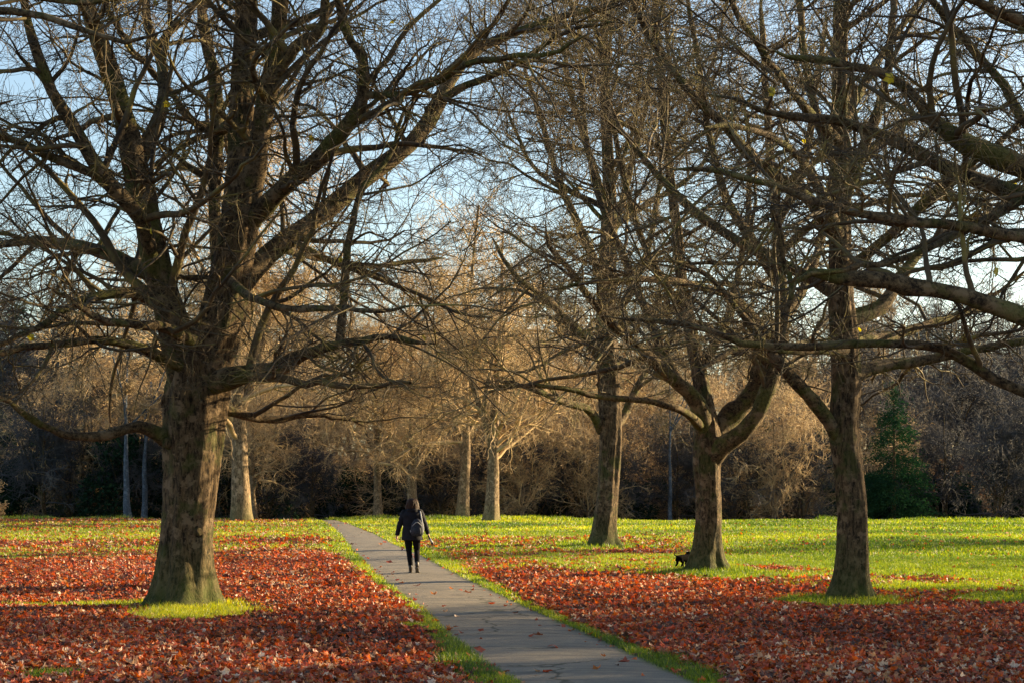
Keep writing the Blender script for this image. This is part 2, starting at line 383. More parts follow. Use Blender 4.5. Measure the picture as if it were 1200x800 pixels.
def build_leaves():
    Vs, Fs, Ts = [], [], []; off = 0
    for (n, y0, y1, s) in ((105000, 14, 30, .052), (95000, 30, 50, .062), (120000, 50, 95, .085)):
        x, y = inplane(n, y0, y1); d = leafden(x, y); pd = pathdist(x, y)
        keep = ((pd > .0) & (rng.uniform(0, 1, n) < d**1.1+.012)) | ((pd > -.5) & (pd <= 0) & (rng.uniform(0, 1, n) < .045*np.exp(pd*5)))
        x, y, d = x[keep], y[keep], d[keep]; n2 = len(x)
        size = s*rng.uniform(.6, 1.35, n2); tilt = 1.0
        z = gz(x, y)+rng.uniform(.01, .075, n2)*np.clip(d+.25, .4, 1)
        V, F = leaf_mesh_arrays(x, y, z, size, tilt)
        P3 = np.stack([x, y, 0*x], -1)
        tone = np.clip(.40+.16*vnoise(P3, .5, 41)+.1*vnoise(P3, 3, 42)+rng.normal(0, .27, n2), 0, 1)
        Vs.append(V); Fs.append(F+off); Ts.append(np.repeat(tone, len(LS))); off += len(V)
    o = obj('fallen_leaves', make_mesh('fallen_leaves', np.concatenate(Vs), np.concatenate(Fs), M_leaf, False, {'tone': np.concatenate(Ts)}))
    tag(o, 'carpet of fallen red and brown leaves covering the lawn', 'fallen leaves', None, 'stuff')
build_leaves()

# ------------------------------------------------------------ trees
def grow(P, Rr, cnt, t0, t1, L, ang, K, wig, up, flat, rfrac, rmin, rtip=.35, lt=.45, pw=1.0):
    """children of polylines. cnt int or array per parent; L scalar length"""
    n0, Kp, _ = P.shape
    if np.isscalar(cnt): idx = np.repeat(np.arange(n0), cnt)
    else: idx = np.repeat(np.arange(n0), cnt)
    n = len(idx)
    t = t0+(t1-t0)*rng.uniform(0, 1, n)**pw; s = t*(Kp-1-1e-4); i = s.astype(int); f = (s-i)[:, None]
    p = P[idx, i]*(1-f)+P[idx, i+1]*f; r = Rr[idx, i]*(1-f[:, 0])+Rr[idx, i+1]*f[:, 0]
    T = norm(P[idx, i+1]-P[idx, i])
    q = rng.normal(size=(n, 3)); q[:, 2] *= flat; q = norm(q-(q*T).sum(-1, keepdims=True)*T)
    a = np.radians(rng.uniform(ang[0], ang[1], n))[:, None]
    d = norm(np.cos(a)*T+np.sin(a)*q)
    ln = L*rng.uniform(.55, 1.35, n)*(1-lt*t)
    out = np.empty((n, K, 3)); out[:, 0] = p; st = (ln/(K-1))[:, None]
    for k in range(1, K):
        d = d+rng.normal(size=(n, 3))*wig; d[:, 2] += up*(k/K if up > 0 else 1)
        d = norm(d); p = p+d*st; out[:, k] = p
    r0 = np.maximum(np.minimum(r*rfrac*rng.uniform(.7, 1.1, n), ln*.021+.002), rmin)
    rr = r0[:, None]*(1-(1-rtip)*np.linspace(0, 1, K)[None])
    return out, np.maximum(rr, rmin*.6)
def above(P, Rr, zmin):
    k = P[:, :, 2].min(1) > zmin
    return P[k], Rr[k]
def bark_disp(seed, amp):
    def f(Q, dirv):
        q = Q*np.array([1, 1, .35]); return amp*(vnoise(q, 3.0, seed, 4)+.5*vnoise(q, 14, seed+1, 2))
    return f
def trunk_tube(pts, K, sides, seed, flare=.55, amp=.05):
    c = catmull(pts, K); P = c[None, :, :3]; Rr = c[None, :, 3]
    zb = pts[0][2]
    r0 = pts[0][3]; g = np.random.default_rng(seed); ph = g.uniform(0, 6.28, 4); 
    def f(Q, dirv):
        h = Q[..., 2]-zb; a = np.arctan2(dirv[..., 1], dirv[..., 0])
        roots = (.5+.5*np.sin(3*a+ph[0]))+.6*(.5+.5*np.sin(5*a+ph[1]))+.35*np.sin(9*a+ph[3])
        e = np.exp(-np.maximum(h, 0)/(r0*.75))
        flutes = .05*np.sin(6*a+ph[2]+.8*h)+.03*np.sin(11*a+ph[3]-.5*h)
        return flare*e*(.30+.75*roots)+flutes+amp*(vnoise(Q*np.array([1, 1, .3]), 5, seed, 4)+.7*vnoise(Q*np.array([1, 1, .4]), 22, seed+3, 3))
    return tubes(P, Rr, sides, f)
leafproto = None
def hero_tree(name, label, base, trunk, limbs, seed, dens=1.0, extra=5, cat='tree', group=None, mat=M_bark, tmat=M_twig, spread=1.0, nleaf=6, droop=-.008, xlow=.5, zmin=2.8, nknot=0, tipmin=.0036):
    """trunk/limbs given as (u, v, depth offset, radius in photo pixels) round the tree's own distance"""
    global rng, leafproto
    keep = rng; rng = np.random.default_rng(seed)
    bx, D = base; bz = float(gz(bx, D))
    t = empty(name, (bx, D, bz)); tag(t, label, cat, group)
    def cv(p):
        u, v, dd, r = p; d = D+dd
        return ((u-600)/FPX*d-bx, dd, EYE+(HOR-v)/FPX*d-bz, r/FPX*d)
    tp = [cv(p) for p in trunk]; tp = [(tp[0][0], tp[0][1], -.25, tp[0][3]*1.05)]+tp
    mb = MB(); mb.add(trunk_tube(tp, 130, 64, seed, .85, .06)); obj('trunk', mb.mesh('trunk', mat), t)
    LP, LR = [], []
    K = 22
    ctrunk = catmull(tp, K)
    for l in limbs:
        c = catmull([cv(p) for p in l], K)
        # small natural wander, growing from the joint
        wob = np.cumsum(rng.normal(size=(K, 3))*.028, axis=0)*np.linspace(0, 1, K)[:, None]
        c[:, :3] += wob
        c[:, 3] *= np.linspace(.86, .72, K)*(1+.06*rng.normal(size=K)); c[-2, 3] *= .7; c[-1, 3] *= .12
        LP.append(c[:, :3]); LR.append(c[:, 3])
    nreal = len(LP)
    LP = np.array(LP); LR = np.array(LR)
    # extra limbs that leave in depth, so that the crown is round
    if extra:
        h = ctrunk[:, :3]; sel = ctrunk[int(K*xlow):]
        e1, r1 = grow(sel[None, :, :3], sel[None, :, 3], extra, .05, .9, 5.0*spread, (45, 80), K, .10, .12, .5, .5, .055, .2, .3)
        LP = np.concatenate([LP, e1]); LR = np.concatenate([LR, r1])
    for k in range(len(LP)):
        mb = MB(); mb.add(tubes(LP[k:k+1], LR[k:k+1], 16, bark_disp(seed+k, .07))); obj('limb', mb.mesh('limb', M_limb), t)
    # upper trunk also bears branches
    tt = ctrunk[int(K*.55):]; idx = np.linspace(0, len(tt)-1, K)
    tq = np.stack([np.interp(idx, np.arange(len(tt)), tt[:, j]) for j in range(4)], 1)
    AP = np.concatenate([LP, tq[None, :, :3]]); AR = np.concatenate([LR, tq[None, :, 3]])
    ln = np.linalg.norm(np.diff(AP, axis=1), axis=2).sum(1)
    c1 = np.maximum(3, (ln*1.8*dens)).astype(int)
    mb = MB()
    p1, r1 = grow(AP, AR, c1, .12, 1, 3.2*spread, (35, 75), 12, .13, droop, .65, .55, .014, .3, .35)
    p1, r1 = above(p1, r1, zmin)
    mb.add(tubes(p1, r1, 7))
    allp = [p1]
    # knots and pruned stubs on the trunk
    for k in range(nknot):
        i = int(rng.uniform(.06, .30)*21); c0 = ctrunk[i]; a = rng.uniform(np.pi*.95, np.pi*2.2); dv = np.array([math.cos(a), math.sin(a), .25]); dv /= np.linalg.norm(dv)
        r_ = c0[3]*rng.uniform(.12, .22); st = c0[:3]+dv*c0[3]*.72; ln_ = c0[3]*.30+rng.uniform(.03, .12)
        q = np.array([st+dv*ln_*x_ for x_ in (0, .35, .7, .9, 1, .93)])[None]; rr_ = r_*np.array([1.5, 1.25, 1.1, 1.0, .55, .02])[None]
        kb = MB(); kb.add(tubes(q, rr_, 16, bark_disp(seed+50+k, .16))); obj('knot', kb.mesh('knot', mat), t)
    # limb ends carry on as leading shoots
    p2, r2 = grow(p1, r1, 5, .12, 1, 1.6*spread, (28, 65), 8, .17, droop*.6, .6, .6, .0075, .35, .4)
    p2, r2 = above(p2, r2, zmin)
    mb.add(tubes(p2, r2, 5))
    p2b, r2b = grow(AP, AR, (c1*.9).astype(int), .1, 1, 1.2*spread, (35, 85), 8, .22, .0, .8, .3, .008, .35, .3)
    p2b, r2b = above(p2b, r2b, zmin)
    mb.add(tubes(p2b, r2b, 5)); p2 = np.concatenate([p2, p2b]); r2 = np.concatenate([r2, r2b])
    p3, r3 = grow(p2, r2, 5, .1, 1, .72*spread, (28, 65), 6, .24, .02, .6, .65, tipmin*1.25, .5, .35)
    p3, r3 = above(p3, r3, zmin)
    mb.add(tubes(p3, r3, 3))
    p4, r4 = grow(p3, r3, 4, .15, 1, .40*spread, (25, 60), 4, .26, .06, .8, .7, tipmin, .6, .3)
    mb.add(tubes(p4, r4, 3))
    obj('crown', mb.mesh('crown', tmat), t)
    if leafproto is None:
        V, F = leaf_mesh_arrays(np.zeros(1), np.zeros(1), np.zeros(1), np.array([.075]), .3)
        leafproto = make_mesh('leaf', V, F, M_yleaf, False, {'tone': rng.uniform(0, 1, len(V))})
    for k in rng.integers(0, len(p3), nleaf):
        lf = obj('leaf', leafproto, t, tuple(p3[k, -1])); lf.rotation_euler = tuple(rng.uniform(-1.3, 1.3, 3)+np.array([1.2, 0, 0]))
    print(name, 'twigs', len(p4), len(p3), len(p2))
    rng = keep
    return t

hero_tree('plane_tree', 'largest bare tree, on the left with a thick fluted trunk', T1,
    [(216, 714, 0, 35), (217, 690, 0, 32), (218, 650, 0, 29.5), (221, 600, 0, 29), (226, 550, 0, 31), (228, 500, 0, 34), (231, 460, 0, 36), (240, 420, 0, 33), (258, 380, 0, 27), (270, 320, 0, 24), (280, 270, 0, 23), (286, 220, 0, 22), (284, 180, .1, 16), (283, 120, .2, 14), (287, 50, .3, 13), (290, -30, .4, 11), (285, -150, .5, 8), (280, -300, .6, 4)],
    [[(222, 450, 0, 27), (206, 390, -.2, 25), (188, 330, -.4, 20), (172, 250, -.5, 19), (158, 190, -.6, 19), (140, 110, -.8, 16), (115, 50, -1, 13), (95, -10, -1.2, 11), (70, -110, -1.6, 8), (40, -230, -2, 4)],
     [(160, 200, -.6, 10), (188, 135, -.4, 9), (192, 80, 0, 8), (176, 20, .3, 7), (170, -60, .8, 5), (150, -170, 1, 3)],
     [(185, 340, -.4, 12), (165, 258, -1.2, 10), (130, 222, -1.6, 11), (90, 165, -1.8, 10), (50, 100, -2, 9), (35, 40, -2.2, 7), (20, -30, -2.6, 5)],
     [(120, 208, -1.7, 7), (60, 185, -2, 6), (0, 160, -2.3, 5), (-60, 150, -2.8, 4)],
     [(290, 235, 0, 17), (300, 190, -.2, 16), (311, 120, -.4, 14), (322, 60, -.6, 13), (330, 0, -.8, 12), (338, -80, -1, 9), (350, -200, -1, 5)],
     [(312, 105, -.4, 9), (345, 55, -.8, 9), (374, 30, -1, 8), (384, -15, -1.2, 7), (390, -90, -1.6, 5)],
     [(262, 370, .5, 9), (253, 300, 1, 8), (252, 220, 1.2, 9), (258, 150, 1.4, 9), (256, 90, 1.6, 9), (245, 30, 1.8, 8), (238, -60, 2.2, 6), (230, -170, 2.5, 3)],
     [(256, 160, 1.4, 7), (225, 140, 1.2, 6), (190, 95, 1, 5), (155, 60, .8, 5), (130, 10, .8, 4)],
     [(280, 275, .2, 17), (330, 222, -.6, 13), (370, 185, -1, 13), (405, 140, -1.4, 12), (427, 112, -1.6, 10), (432, 70, -1.8, 8), (415, 20, -2, 8), (407, -40, -2.4, 6)],
     [(425, 112, -1.6, 6), (480, 108, -2, 5), (560, 72, -2.8, 5), (640, 68, -3.4, 3.5), (700, 40, -4, 2.5)],
     [(275, 340, .2, 17), (325, 288, .8, 14), (370, 255, 1, 13), (430, 205, 1.4, 13), (480, 165, 1.6, 12), (505, 125, 1.8, 11), (525, 85, 2, 10), (560, 50, 2.2, 8), (620, 25, 2.4, 6), (690, 5, 2.6, 4.5), (740, -20, 3, 3)],
     [(500, 130, 1.8, 6), (540, 105, 1.4, 5.5), (600, 80, 1, 4.5), (670, 40, .6, 3), (720, 30, .4, 2)],
     [(245, 450, -.2, 17), (290, 438, -.7, 14), (330, 430, -1, 11), (370, 412, -1.5, 8.5), (400, 402, -1.8, 7), (460, 392, -2.2, 5), (520, 400, -2.6, 3)],
     [(398, 403, -1.8, 6.5), (404, 340, -1.6, 6), (409, 290, -1.6, 5.5), (423, 232, -1.4, 5), (450, 195, -1.2, 4), (480, 120, -1, 3)],
     [(215, 430, -.3, 10), (150, 405, -1, 7), (80, 404, -1.8, 6), (0, 420, -2.6, 5), (-60, 440, -3, 3)],
     [(205, 520, 0, 13), (165, 500, -.4, 8.5), (120, 512, -.8, 7), (70, 513, -1.1, 6), (35, 496, -1.4, 5), (0, 480, -1.8, 4), (-50, 468, -2.2, 3)],
     [(195, 330, -.3, 13), (130, 300, .3, 10), (80, 287, .8, 8), (20, 290, 1.2, 7), (-50, 300, 1.8, 5)],
     [(200, 365, -.2, 10), (150, 342, -.9, 8), (90, 350, -1.4, 7), (30, 378, -2, 5), (-40, 400, -2.6, 4)],
     [(262, 480, .6, 8), (320, 492, 1.2, 5), (380, 485, 1.6, 4), (430, 500, 2.2, 3)],
     [(270, 330, -.6, 8), (300, 350, -1.8, 6), (360, 362, -2.8, 5), (430, 360, -3.6, 4), (500, 350, -4.4, 3)],
     [(225, 400, -.8, 9), (180, 380, -2, 7), (110, 370, -3, 5), (40, 340, -4, 4)],
     [(325, 288, .8, 6), (360, 300, 2, 5), (430, 310, 3, 4), (520, 300, 4, 3)]],
    101, dens=1.15, extra=5, nleaf=18, nknot=4)

hero_tree('plane_tree', 'straight-trunked bare tree on the right with one low branch on each side', T2,
    [(995, 699, 0, 23), (996, 680, 0, 20), (998, 650, 0, 18.5), (999, 600, 0, 17.5), (994, 550, 0, 17), (989, 500, 0, 17), (992, 450, 0, 16.5), (990, 400, 0, 16), (986, 350, 0, 14), (985, 300, 0, 13), (985, 250, 0, 12), (985, 200, 0, 11), (984, 100, 0, 9), (985, 0, 0, 8), (980, -120, 0, 6), (975, -260, 0, 3)],
    [[(986, 515, 0, 12), (957, 476, -.3, 10), (925, 445, -.6, 9), (890, 405, -.9, 7), (868, 378, -1.1, 5), (830, 340, -1.4, 4), (780, 320, -1.8, 3)],
     [(993, 442, 0, 12), (1030, 428, .4, 9.5), (1075, 422, .7, 8), (1130, 410, 1, 7), (1190, 395, 1.2, 6), (1260, 400, 1.4, 4)],
     [(988, 375, 0, 11), (1030, 362, .3, 10), (1052, 335, .6, 9), (1080, 300, 1, 8), (1130, 270, 1.5, 7), (1190, 250, 2, 5), (1250, 220, 2, 4)],
     [(986, 290, 0, 10), (950, 235, -.6, 9), (890, 190, -1.2, 8), (850, 140, -1.6, 7), (800, 80, -2, 6), (765, 20, -2.2, 5), (740, -50, -2.5, 3)],
     [(985, 350, 0, 9), (940, 320, .8, 8), (880, 290, 1.6, 7), (800, 230, 2.6, 6), (740, 150, 3.4, 4), (700, 60, 4, 3)],
     [(985, 240, 0, 10), (1010, 180, -.5, 8), (1035, 120, -.8, 7), (1050, 40, -1, 6), (1060, -50, -1, 4)],
     [(985, 210, 0, 9), (960, 140, .6, 7), (945, 60, 1, 6), (935, -30, 1.4, 5), (920, -140, 2, 3)],
     [(985, 170, 0, 8), (940, 120, -1, 6), (890, 60, -1.8, 5), (850, -10, -2.4, 4)],
     [(988, 320, 0, 9), (1040, 280, -1.2, 8), (1110, 215, -2, 7), (1180, 160, -2.6, 5), (1250, 90, -3, 4)],
     [(990, 410, -.2, 8), (940, 408, -1.6, 6), (870, 400, -2.8, 5), (800, 410, -3.8, 4)],
     [(995, 400, .3, 8), (1050, 395, 1.8, 7), (1130, 370, 3, 5), (1200, 360, 4, 4)],
     [(986, 150, 0, 7), (1020, 90, .8, 6), (1070, 20, 1.5, 5), (1110, -60, 2, 3)],
     [(985, 270, 0, 8), (1000, 200, 2, 6), (1040, 150, 3.5, 5), (1100, 100, 5, 4)],
     [(985, 280, 0, 8), (950, 200, -2, 6), (900, 160, -3.5, 5), (830, 150, -5, 4)]],
    202, dens=.85, extra=5, xlow=.55, zmin=3.3, nleaf=5)

hero_tree('plane_tree', 'bare tree right of the path whose low fork has a swollen hooked limb', T3,
    [(828, 668, 0, 22), (828, 655, 0, 18.5), (829, 630, 0, 16), (830, 600, 0, 15.2), (829, 570, 0, 15), (828, 540, 0, 16), (829, 515, 0, 16), (828, 490, 0, 12), (822, 450, .3, 9), (812, 400, .6, 8), (800, 340, .9, 7), (792, 260, 1.2, 6), (780, 160, 1.6, 5), (770, 40, 2, 4), (765, -60, 2.2, 3)],
    [[(829, 545, 0, 14), (848, 520, -.2, 13.5), (872, 505, -.4, 12), (890, 482, -.5, 11.5), (902, 452, -.5, 12), (916, 408, -.4, 12), (914, 340, -.2, 9), (911, 280, 0, 8), (905, 200, .2, 7), (900, 100, .5, 6), (895, -20, .8, 4)],
     [(830, 520, .2, 14), (852, 488, .3, 15), (878, 462, .3, 15), (896, 430, .2, 13), (908, 395, 0, 11)],
     [(828, 520, 0, 13), (817, 472, -.3, 12), (790, 446, -.6, 9), (755, 415, -1, 8), (720, 385, -1.3, 7), (690, 355, -1.6, 6), (660, 308, -2, 5), (636, 278, -2.2, 4), (630, 240, -2.4, 3)],
     [(822, 500, -.2, 7), (800, 480, -1, 5), (760, 468, -1.6, 4.5), (700, 460, -2.4, 4), (640, 450, -3, 3.5), (560, 455, -3.8, 2.5)],
     [(820, 480, .2, 9), (785, 430, 1, 7), (760, 370, 1.6, 6.5), (730, 300, 2, 6), (700, 230, 2.4, 5), (680, 140, 2.8, 4), (670, 40, 3, 3)],
     [(912, 330, -.2, 8), (880, 280, -.8, 7), (850, 230, -1.2, 6), (830, 150, -1.6, 5), (815, 50, -2, 4), (800, -50, -2.4, 3)],
     [(912, 380, -.3, 8), (940, 340, .5, 7), (965, 270, 1.2, 6), (980, 180, 1.8, 5), (1000, 80, 2.4, 4)],
     [(905, 430, 0, 8), (870, 400, 1.5, 6), (820, 380, 3, 5), (760, 350, 4, 4)],
     [(905, 400, -.4, 8), (860, 350, -2, 6.5), (800, 330, -3.4, 5.5), (720, 325, -4.6, 4), (640, 340, -5.4, 3)],
     [(911, 260, 0, 7), (940, 200, -.6, 6), (950, 110, -1, 5), (960, 10, -1.4, 4)],
     [(805, 370, .8, 6), (760, 300, .2, 5), (730, 210, -.2, 4.5), (715, 100, -.6, 4), (700, 0, -1, 3)],
     [(815, 440, .4, 7), (850, 380, 1.6, 6), (870, 300, 2.4, 5), (880, 200, 3, 4), (870, 90, 3.4, 3)],
     [(910, 300, 0, 7), (960, 260, -2, 5), (1030, 240, -3.4, 4), (1100, 230, -4.4, 3)]],
    303, dens=.85, extra=5, xlow=.55, zmin=3.7, nleaf=3, tipmin=.005)

hero_tree('plane_tree', 'slim bare tree in the middle distance standing alone right of the path', T4,
    [(706, 638, 0, 15), (707, 620, 0, 13), (711, 590, 0, 12.5), (714, 550, 0, 12.5), (716, 500, 0, 13), (714, 450, 0, 13), (711, 400, 0, 12), (711, 350, 0, 11), (712, 300, 0, 10), (714, 220, 0, 8), (710, 130, 0, 6), (708, 40, 0, 4), (706, -40, 0, 2)],
    [[(705, 505, 0, 7), (690, 480, -.6, 6), (660, 470, -1.5, 5), (620, 455, -2.5, 4), (570, 440, -3, 3)],
     [(718, 505, 0, 7), (735, 480, .5, 6), (760, 430, 1, 5), (790, 390, 1.5, 4)],
     [(712, 430, 0, 7), (680, 390, -.6, 6), (640, 350, -1.2, 5), (600, 320, -2, 4), (570, 270, -2.4, 3)],
     [(713, 380, 0, 7), (740, 340, -.5, 6), (765, 280, -1, 5), (780, 200, -1.4, 4)],
     [(712, 340, 0, 7), (685, 280, .6, 6), (655, 210, 1.2, 5), (630, 130, 1.6, 4), (610, 60, 2, 3)],
     [(712, 290, 0, 6), (735, 220, .8, 5), (750, 140, 1.4, 4), (760, 60, 2, 3)],
     [(713, 250, 0, 6), (690, 180, -.8, 5), (670, 100, -1.4, 4), (660, 20, -2, 3)],
     [(712, 420, .4, 6), (700, 400, 3, 5), (670, 380, 5, 4), (640, 370, 7, 3)],
     [(712, 400, -.4, 6), (725, 380, -3, 5), (750, 370, -5, 4), (790, 360, -7, 3)]],
    404, dens=.68, extra=10, xlow=.5, spread=1.25, nleaf=3, tipmin=.0065)

T5 = ((1500-600)/FPX*17.5, 17.5)
hero_tree('plane_tree', 'nearest tree at the right edge with long dark limbs reaching in', T5,
    [(1500, 793, 0, 62), (1500, 700, 0, 50), (1498, 560, 0, 47), (1495, 430, 0, 46), (1490, 300, 0, 44), (1485, 150, 0, 36), (1480, -50, 0, 28), (1480, -300, 0, 18), (1480, -600, 0, 8)],
    [[(1488, 460, 0, 28), (1400, 452, -.3, 22), (1300, 420, -.6, 18), (1200, 378, -.9, 14), (1130, 352, -1, 13), (1060, 337, -1.1, 13), (1000, 343, -1.2, 12), (950, 350, -1.3, 11), (925, 366, -1.3, 8)],
     [(1490, 480, .2, 16), (1400, 490, .3, 13), (1300, 480, .4, 10), (1200, 455, .5, 8), (1160, 435, .5, 8), (1120, 410, .4, 7.5), (1070, 396, .3, 7), (960, 395, .2, 6), (875, 392, 0, 5), (830, 373, -.2, 4.5), (770, 365, -.4, 4), (700, 362, -.8, 3)],
     [(1485, 330, 0, 26), (1400, 270, .2, 20), (1300, 245, .4, 16), (1200, 232, .5, 13), (1140, 215, .5, 12), (1080, 188, .5, 11), (1040, 167, .5, 9), (980, 150, .4, 7), (900, 145, .2, 5), (830, 120, 0, 4)],
     [(1340, 255, .3, 18), (1260, 225, 0, 18), (1190, 195, -.2, 17), (1130, 170, -.4, 14), (1092, 140, -.5, 10), (1060, 100, -.6, 8), (1020, 85, -.8, 7), (950, 70, -1, 6), (900, 50, -1.2, 4)],
     [(1485, 250, 0, 20), (1350, 220, 1, 14), (1260, 180, 1.3, 9), (1200, 155, 1.5, 8), (1150, 95, 1.5, 7.5), (1110, 50, 1.4, 7), (1080, 20, 1.2, 6), (1040, -30, 1, 5)],
     [(1400, 270, .2, 12), (1250, 285, -.6, 9), (1100, 268, -1.2, 7.5), (1000, 262, -1.4, 6.5), (940, 250, -1.6, 6), (880, 232, -1.8, 5), (820, 218, -2, 5), (760, 217, -2.2, 4)],
     [(905, 242, -1.7, 5), (912, 270, -1.6, 5.5), (914, 310, -1.5, 5), (911, 370, -1.3, 4)],
     [(1485, 100, 0, 20), (1350, 60, -.6, 12), (1200, 30, -1.2, 8), (1100, -10, -1.6, 6), (1000, -40, -2, 4)],
     [(1200, 232, .5, 7), (1150, 260, 0, 6), (1080, 290, -.6, 5), (1000, 300, -1.4, 4), (900, 310, -2, 3)],
     [(1480, 0, 0, 20), (1350, -100, .6, 12), (1200, -180, 1.2, 8), (1050, -200, 1.6, 5)],
     [(1500, 420, 0, 18), (1650, 350, .5, 14), (1850, 300, 1, 9), (2050, 290, 1, 5)],
     [(1500, 250, 0, 18), (1650, 100, -.5, 14), (1800, -50, -1, 9), (1900, -200, -1, 5)]],
    505, dens=.8, extra=0, droop=.01, zmin=3.15, spread=.8, nleaf=6, tipmin=.0032)

T6 = ((-420-600)/FPX*20, 20.0)
hero_tree('plane_tree', 'near tree whose dark branch ends hang into the top left corner', T6,
    [(-420, 765, 0, 58), (-420, 700, 0, 46), (-418, 560, 0, 42), (-415, 400, 0, 40), (-410, 200, 0, 34), (-405, 0, 0, 26), (-400, -250, 0, 16), (-400, -500, 0, 8)],
    [[(-410, 150, 0, 22), (-250, 60, -.6, 14), (-100, 20, -1, 9), (0, 18, -1.2, 6), (70, 32, -1.3, 5), (130, 46, -1.4, 4), (200, 30, -1.6, 3)],
     [(-410, 60, 0, 20), (-250, -30, .3, 12), (-100, -50, .5, 8), (20, -10, .6, 6), (120, 0, .8, 4), (220, -20, 1, 3)],
     [(-412, 250, 0, 18), (-300, 180, .3, 12), (-180, 150, .6, 8), (-60, 130, .8, 5), (40, 110, 1, 3)],
     [(-420, 300, 0, 20), (-600, 200, .5, 14), (-800, 150, 1, 9), (-950, 150, 1, 5)],
     [(-415, 100, 0, 20), (-600, -50, -.5, 14), (-750, -200, -1, 9)]],
    606, dens=.7, extra=3, spread=.9, nleaf=2, tipmin=.0032)

# ------------------------------------------------------------ generic bare trees (far avenue, wood)
def bare_tree(name, seed, H, r0, fork, nl, spread, mat, tmat, dens, tipr, droop=0, lean=0):
    """one bare tree of height H at the origin: Empty > trunk, crown"""
    global rng
    keep = rng; rng = np.random.default_rng(seed)
    t = empty(name, (0, 0, 0))
    k = 9; zz = np.linspace(0, H*.93, k); wob = np.cumsum(rng.normal(size=(k, 2))*.018*H*.5, axis=0); wob[0] = 0
    pts = [(wob[i, 0]*.5+lean*zz[i], wob[i, 1]*.5, zz[i]-(.3 if i == 0 else 0), r0*(1-.93*(i/(k-1))**.8) if i else r0*1.15) for i in range(k)]
    mb = MB(); mb.add(trunk_tube(pts, 50, 20, seed, .45, .05))
    c = catmull(pts, 24); P = c[None, :, :3]; Rr = c[None, :, 3]
    # forked leaders stay with the trunk
    fk = fork/(H*.93)
    lp, lr = grow(P, Rr, 3, fk*.85, fk*1.5, H*.62, (18, 34), 18, .07, .05, .5, .75, r0*.3, .2, .2)
    mb.add(tubes(lp, lr, 10, bark_disp(seed, .07)))
    obj('trunk', mb.mesh('trunk', mat), t)
    a, ar = grow(P, Rr, nl, fk, .97, H*.36*spread, (35, 75), 14, .12, droop+.03, .7, .55, r0*.12, .2, .55)
    b, br = grow(lp, lr, max(3, nl//4), .2, .98, H*.26*spread, (32, 70), 14, .12, droop+.03, .7, .55, r0*.10, .2, .4)
    A = np.concatenate([a, b]); AR = np.concatenate([ar, br])
    mb = MB(); mb.add(tubes(A, AR, 6))
    p1, r1 = grow(A, AR, int(7*dens), .12, 1, H*.14*spread, (28, 70), 8, .2, droop, .7, .6, tipr*2.2, .3, .35)
    mb.add(tubes(p1, r1, 4))
    p2, r2 = grow(p1, r1, int(5*dens), .12, 1, H*.065*spread, (28, 65), 6, .24, droop*.5, .8, .65, tipr*1.4, .5, .3)
    mb.add(tubes(p2, r2, 3))
    p3, r3 = grow(p2, r2, int(3*dens), .15, 1, H*.032*spread, (25, 60), 3, .28, .03, .8, .7, tipr, .6, .3)
    mb.add(tubes(p3, r3, 3))
    obj('crown', mb.mesh('crown', tmat), t)
    print(name, 'p3', len(p3))
    rng = keep
    return t
def copy_tree(o, parent=None):
    c = o.copy(); COL.objects.link(c); c.parent = parent
    for ch in o.children: copy_tree(ch, c)
    return c
class Proto:
    def __init__(s, t): s.t = t; s.used = False
    def put(s, x, y, rz=0, sc=1, label=None, cat='tree', group=None, name=None, sz=None):
        o = s.t if not s.used else copy_tree(s.t); s.used = True
        o.location = (x, y, float(gz(x, y))-.02); o.rotation_euler = (0, 0, rz); o.scale = (sc, sc, sz or sc)
        for k in ('group',):
            if k in o and not group: del o[k]
        tag(o, label, cat, group)
        if name: o.name = name
        return o
def atD(u, D): return (u-600)/FPX*D, D
AVG = 'bare trees lining the far end of the path'
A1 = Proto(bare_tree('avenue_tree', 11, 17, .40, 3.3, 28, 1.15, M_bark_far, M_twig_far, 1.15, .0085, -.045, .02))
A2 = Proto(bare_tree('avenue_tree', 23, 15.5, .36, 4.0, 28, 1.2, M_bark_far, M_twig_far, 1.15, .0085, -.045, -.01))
for p, u, D, rz, sc, lab in (
    (A1, 575, 86, 0.3, .95, 'slim sunlit bare tree, rightmost of the far row left of the solitary middle tree'),
    (A2, 541, 95, 1.0, .98, 'far bare tree with a pale bright trunk, second from the right in the far row'),
    (A1, 485, 99, 2.2, .86, 'far bare tree directly behind the walking person'),
    (A2, 443, 102, 3.3, .82, 'far bare tree just left of the walking person beside the path'),
    (A1, 283, 88, 4.0, 1.28, 'stout sunlit tree in the distance just right of the largest trunk'),
    (A2, 299, 103, 5.0, .6, 'thin pale trunk close behind the right side of the stout distant tree'),
    (A1, 350, 150, 5.5, 1.05, 'bare tree in the gap between the stout distant tree and the path end'),
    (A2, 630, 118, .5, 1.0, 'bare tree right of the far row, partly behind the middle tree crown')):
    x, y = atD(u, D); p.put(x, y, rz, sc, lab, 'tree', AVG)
# bare trees off to the right whose crowns dapple the lawn
SH = 'bare trees beyond the right edge of the lawn'
for i, (x, y) in enumerate([(15, 22), (34, 37), (47, 45), (44, 66), (60, 62)]):
    (A1 if i % 2 else A2).put(x, y, i*1.1, .8+.1*(i % 3), 'bare tree standing off the right edge of the lawn', 'tree', SH)

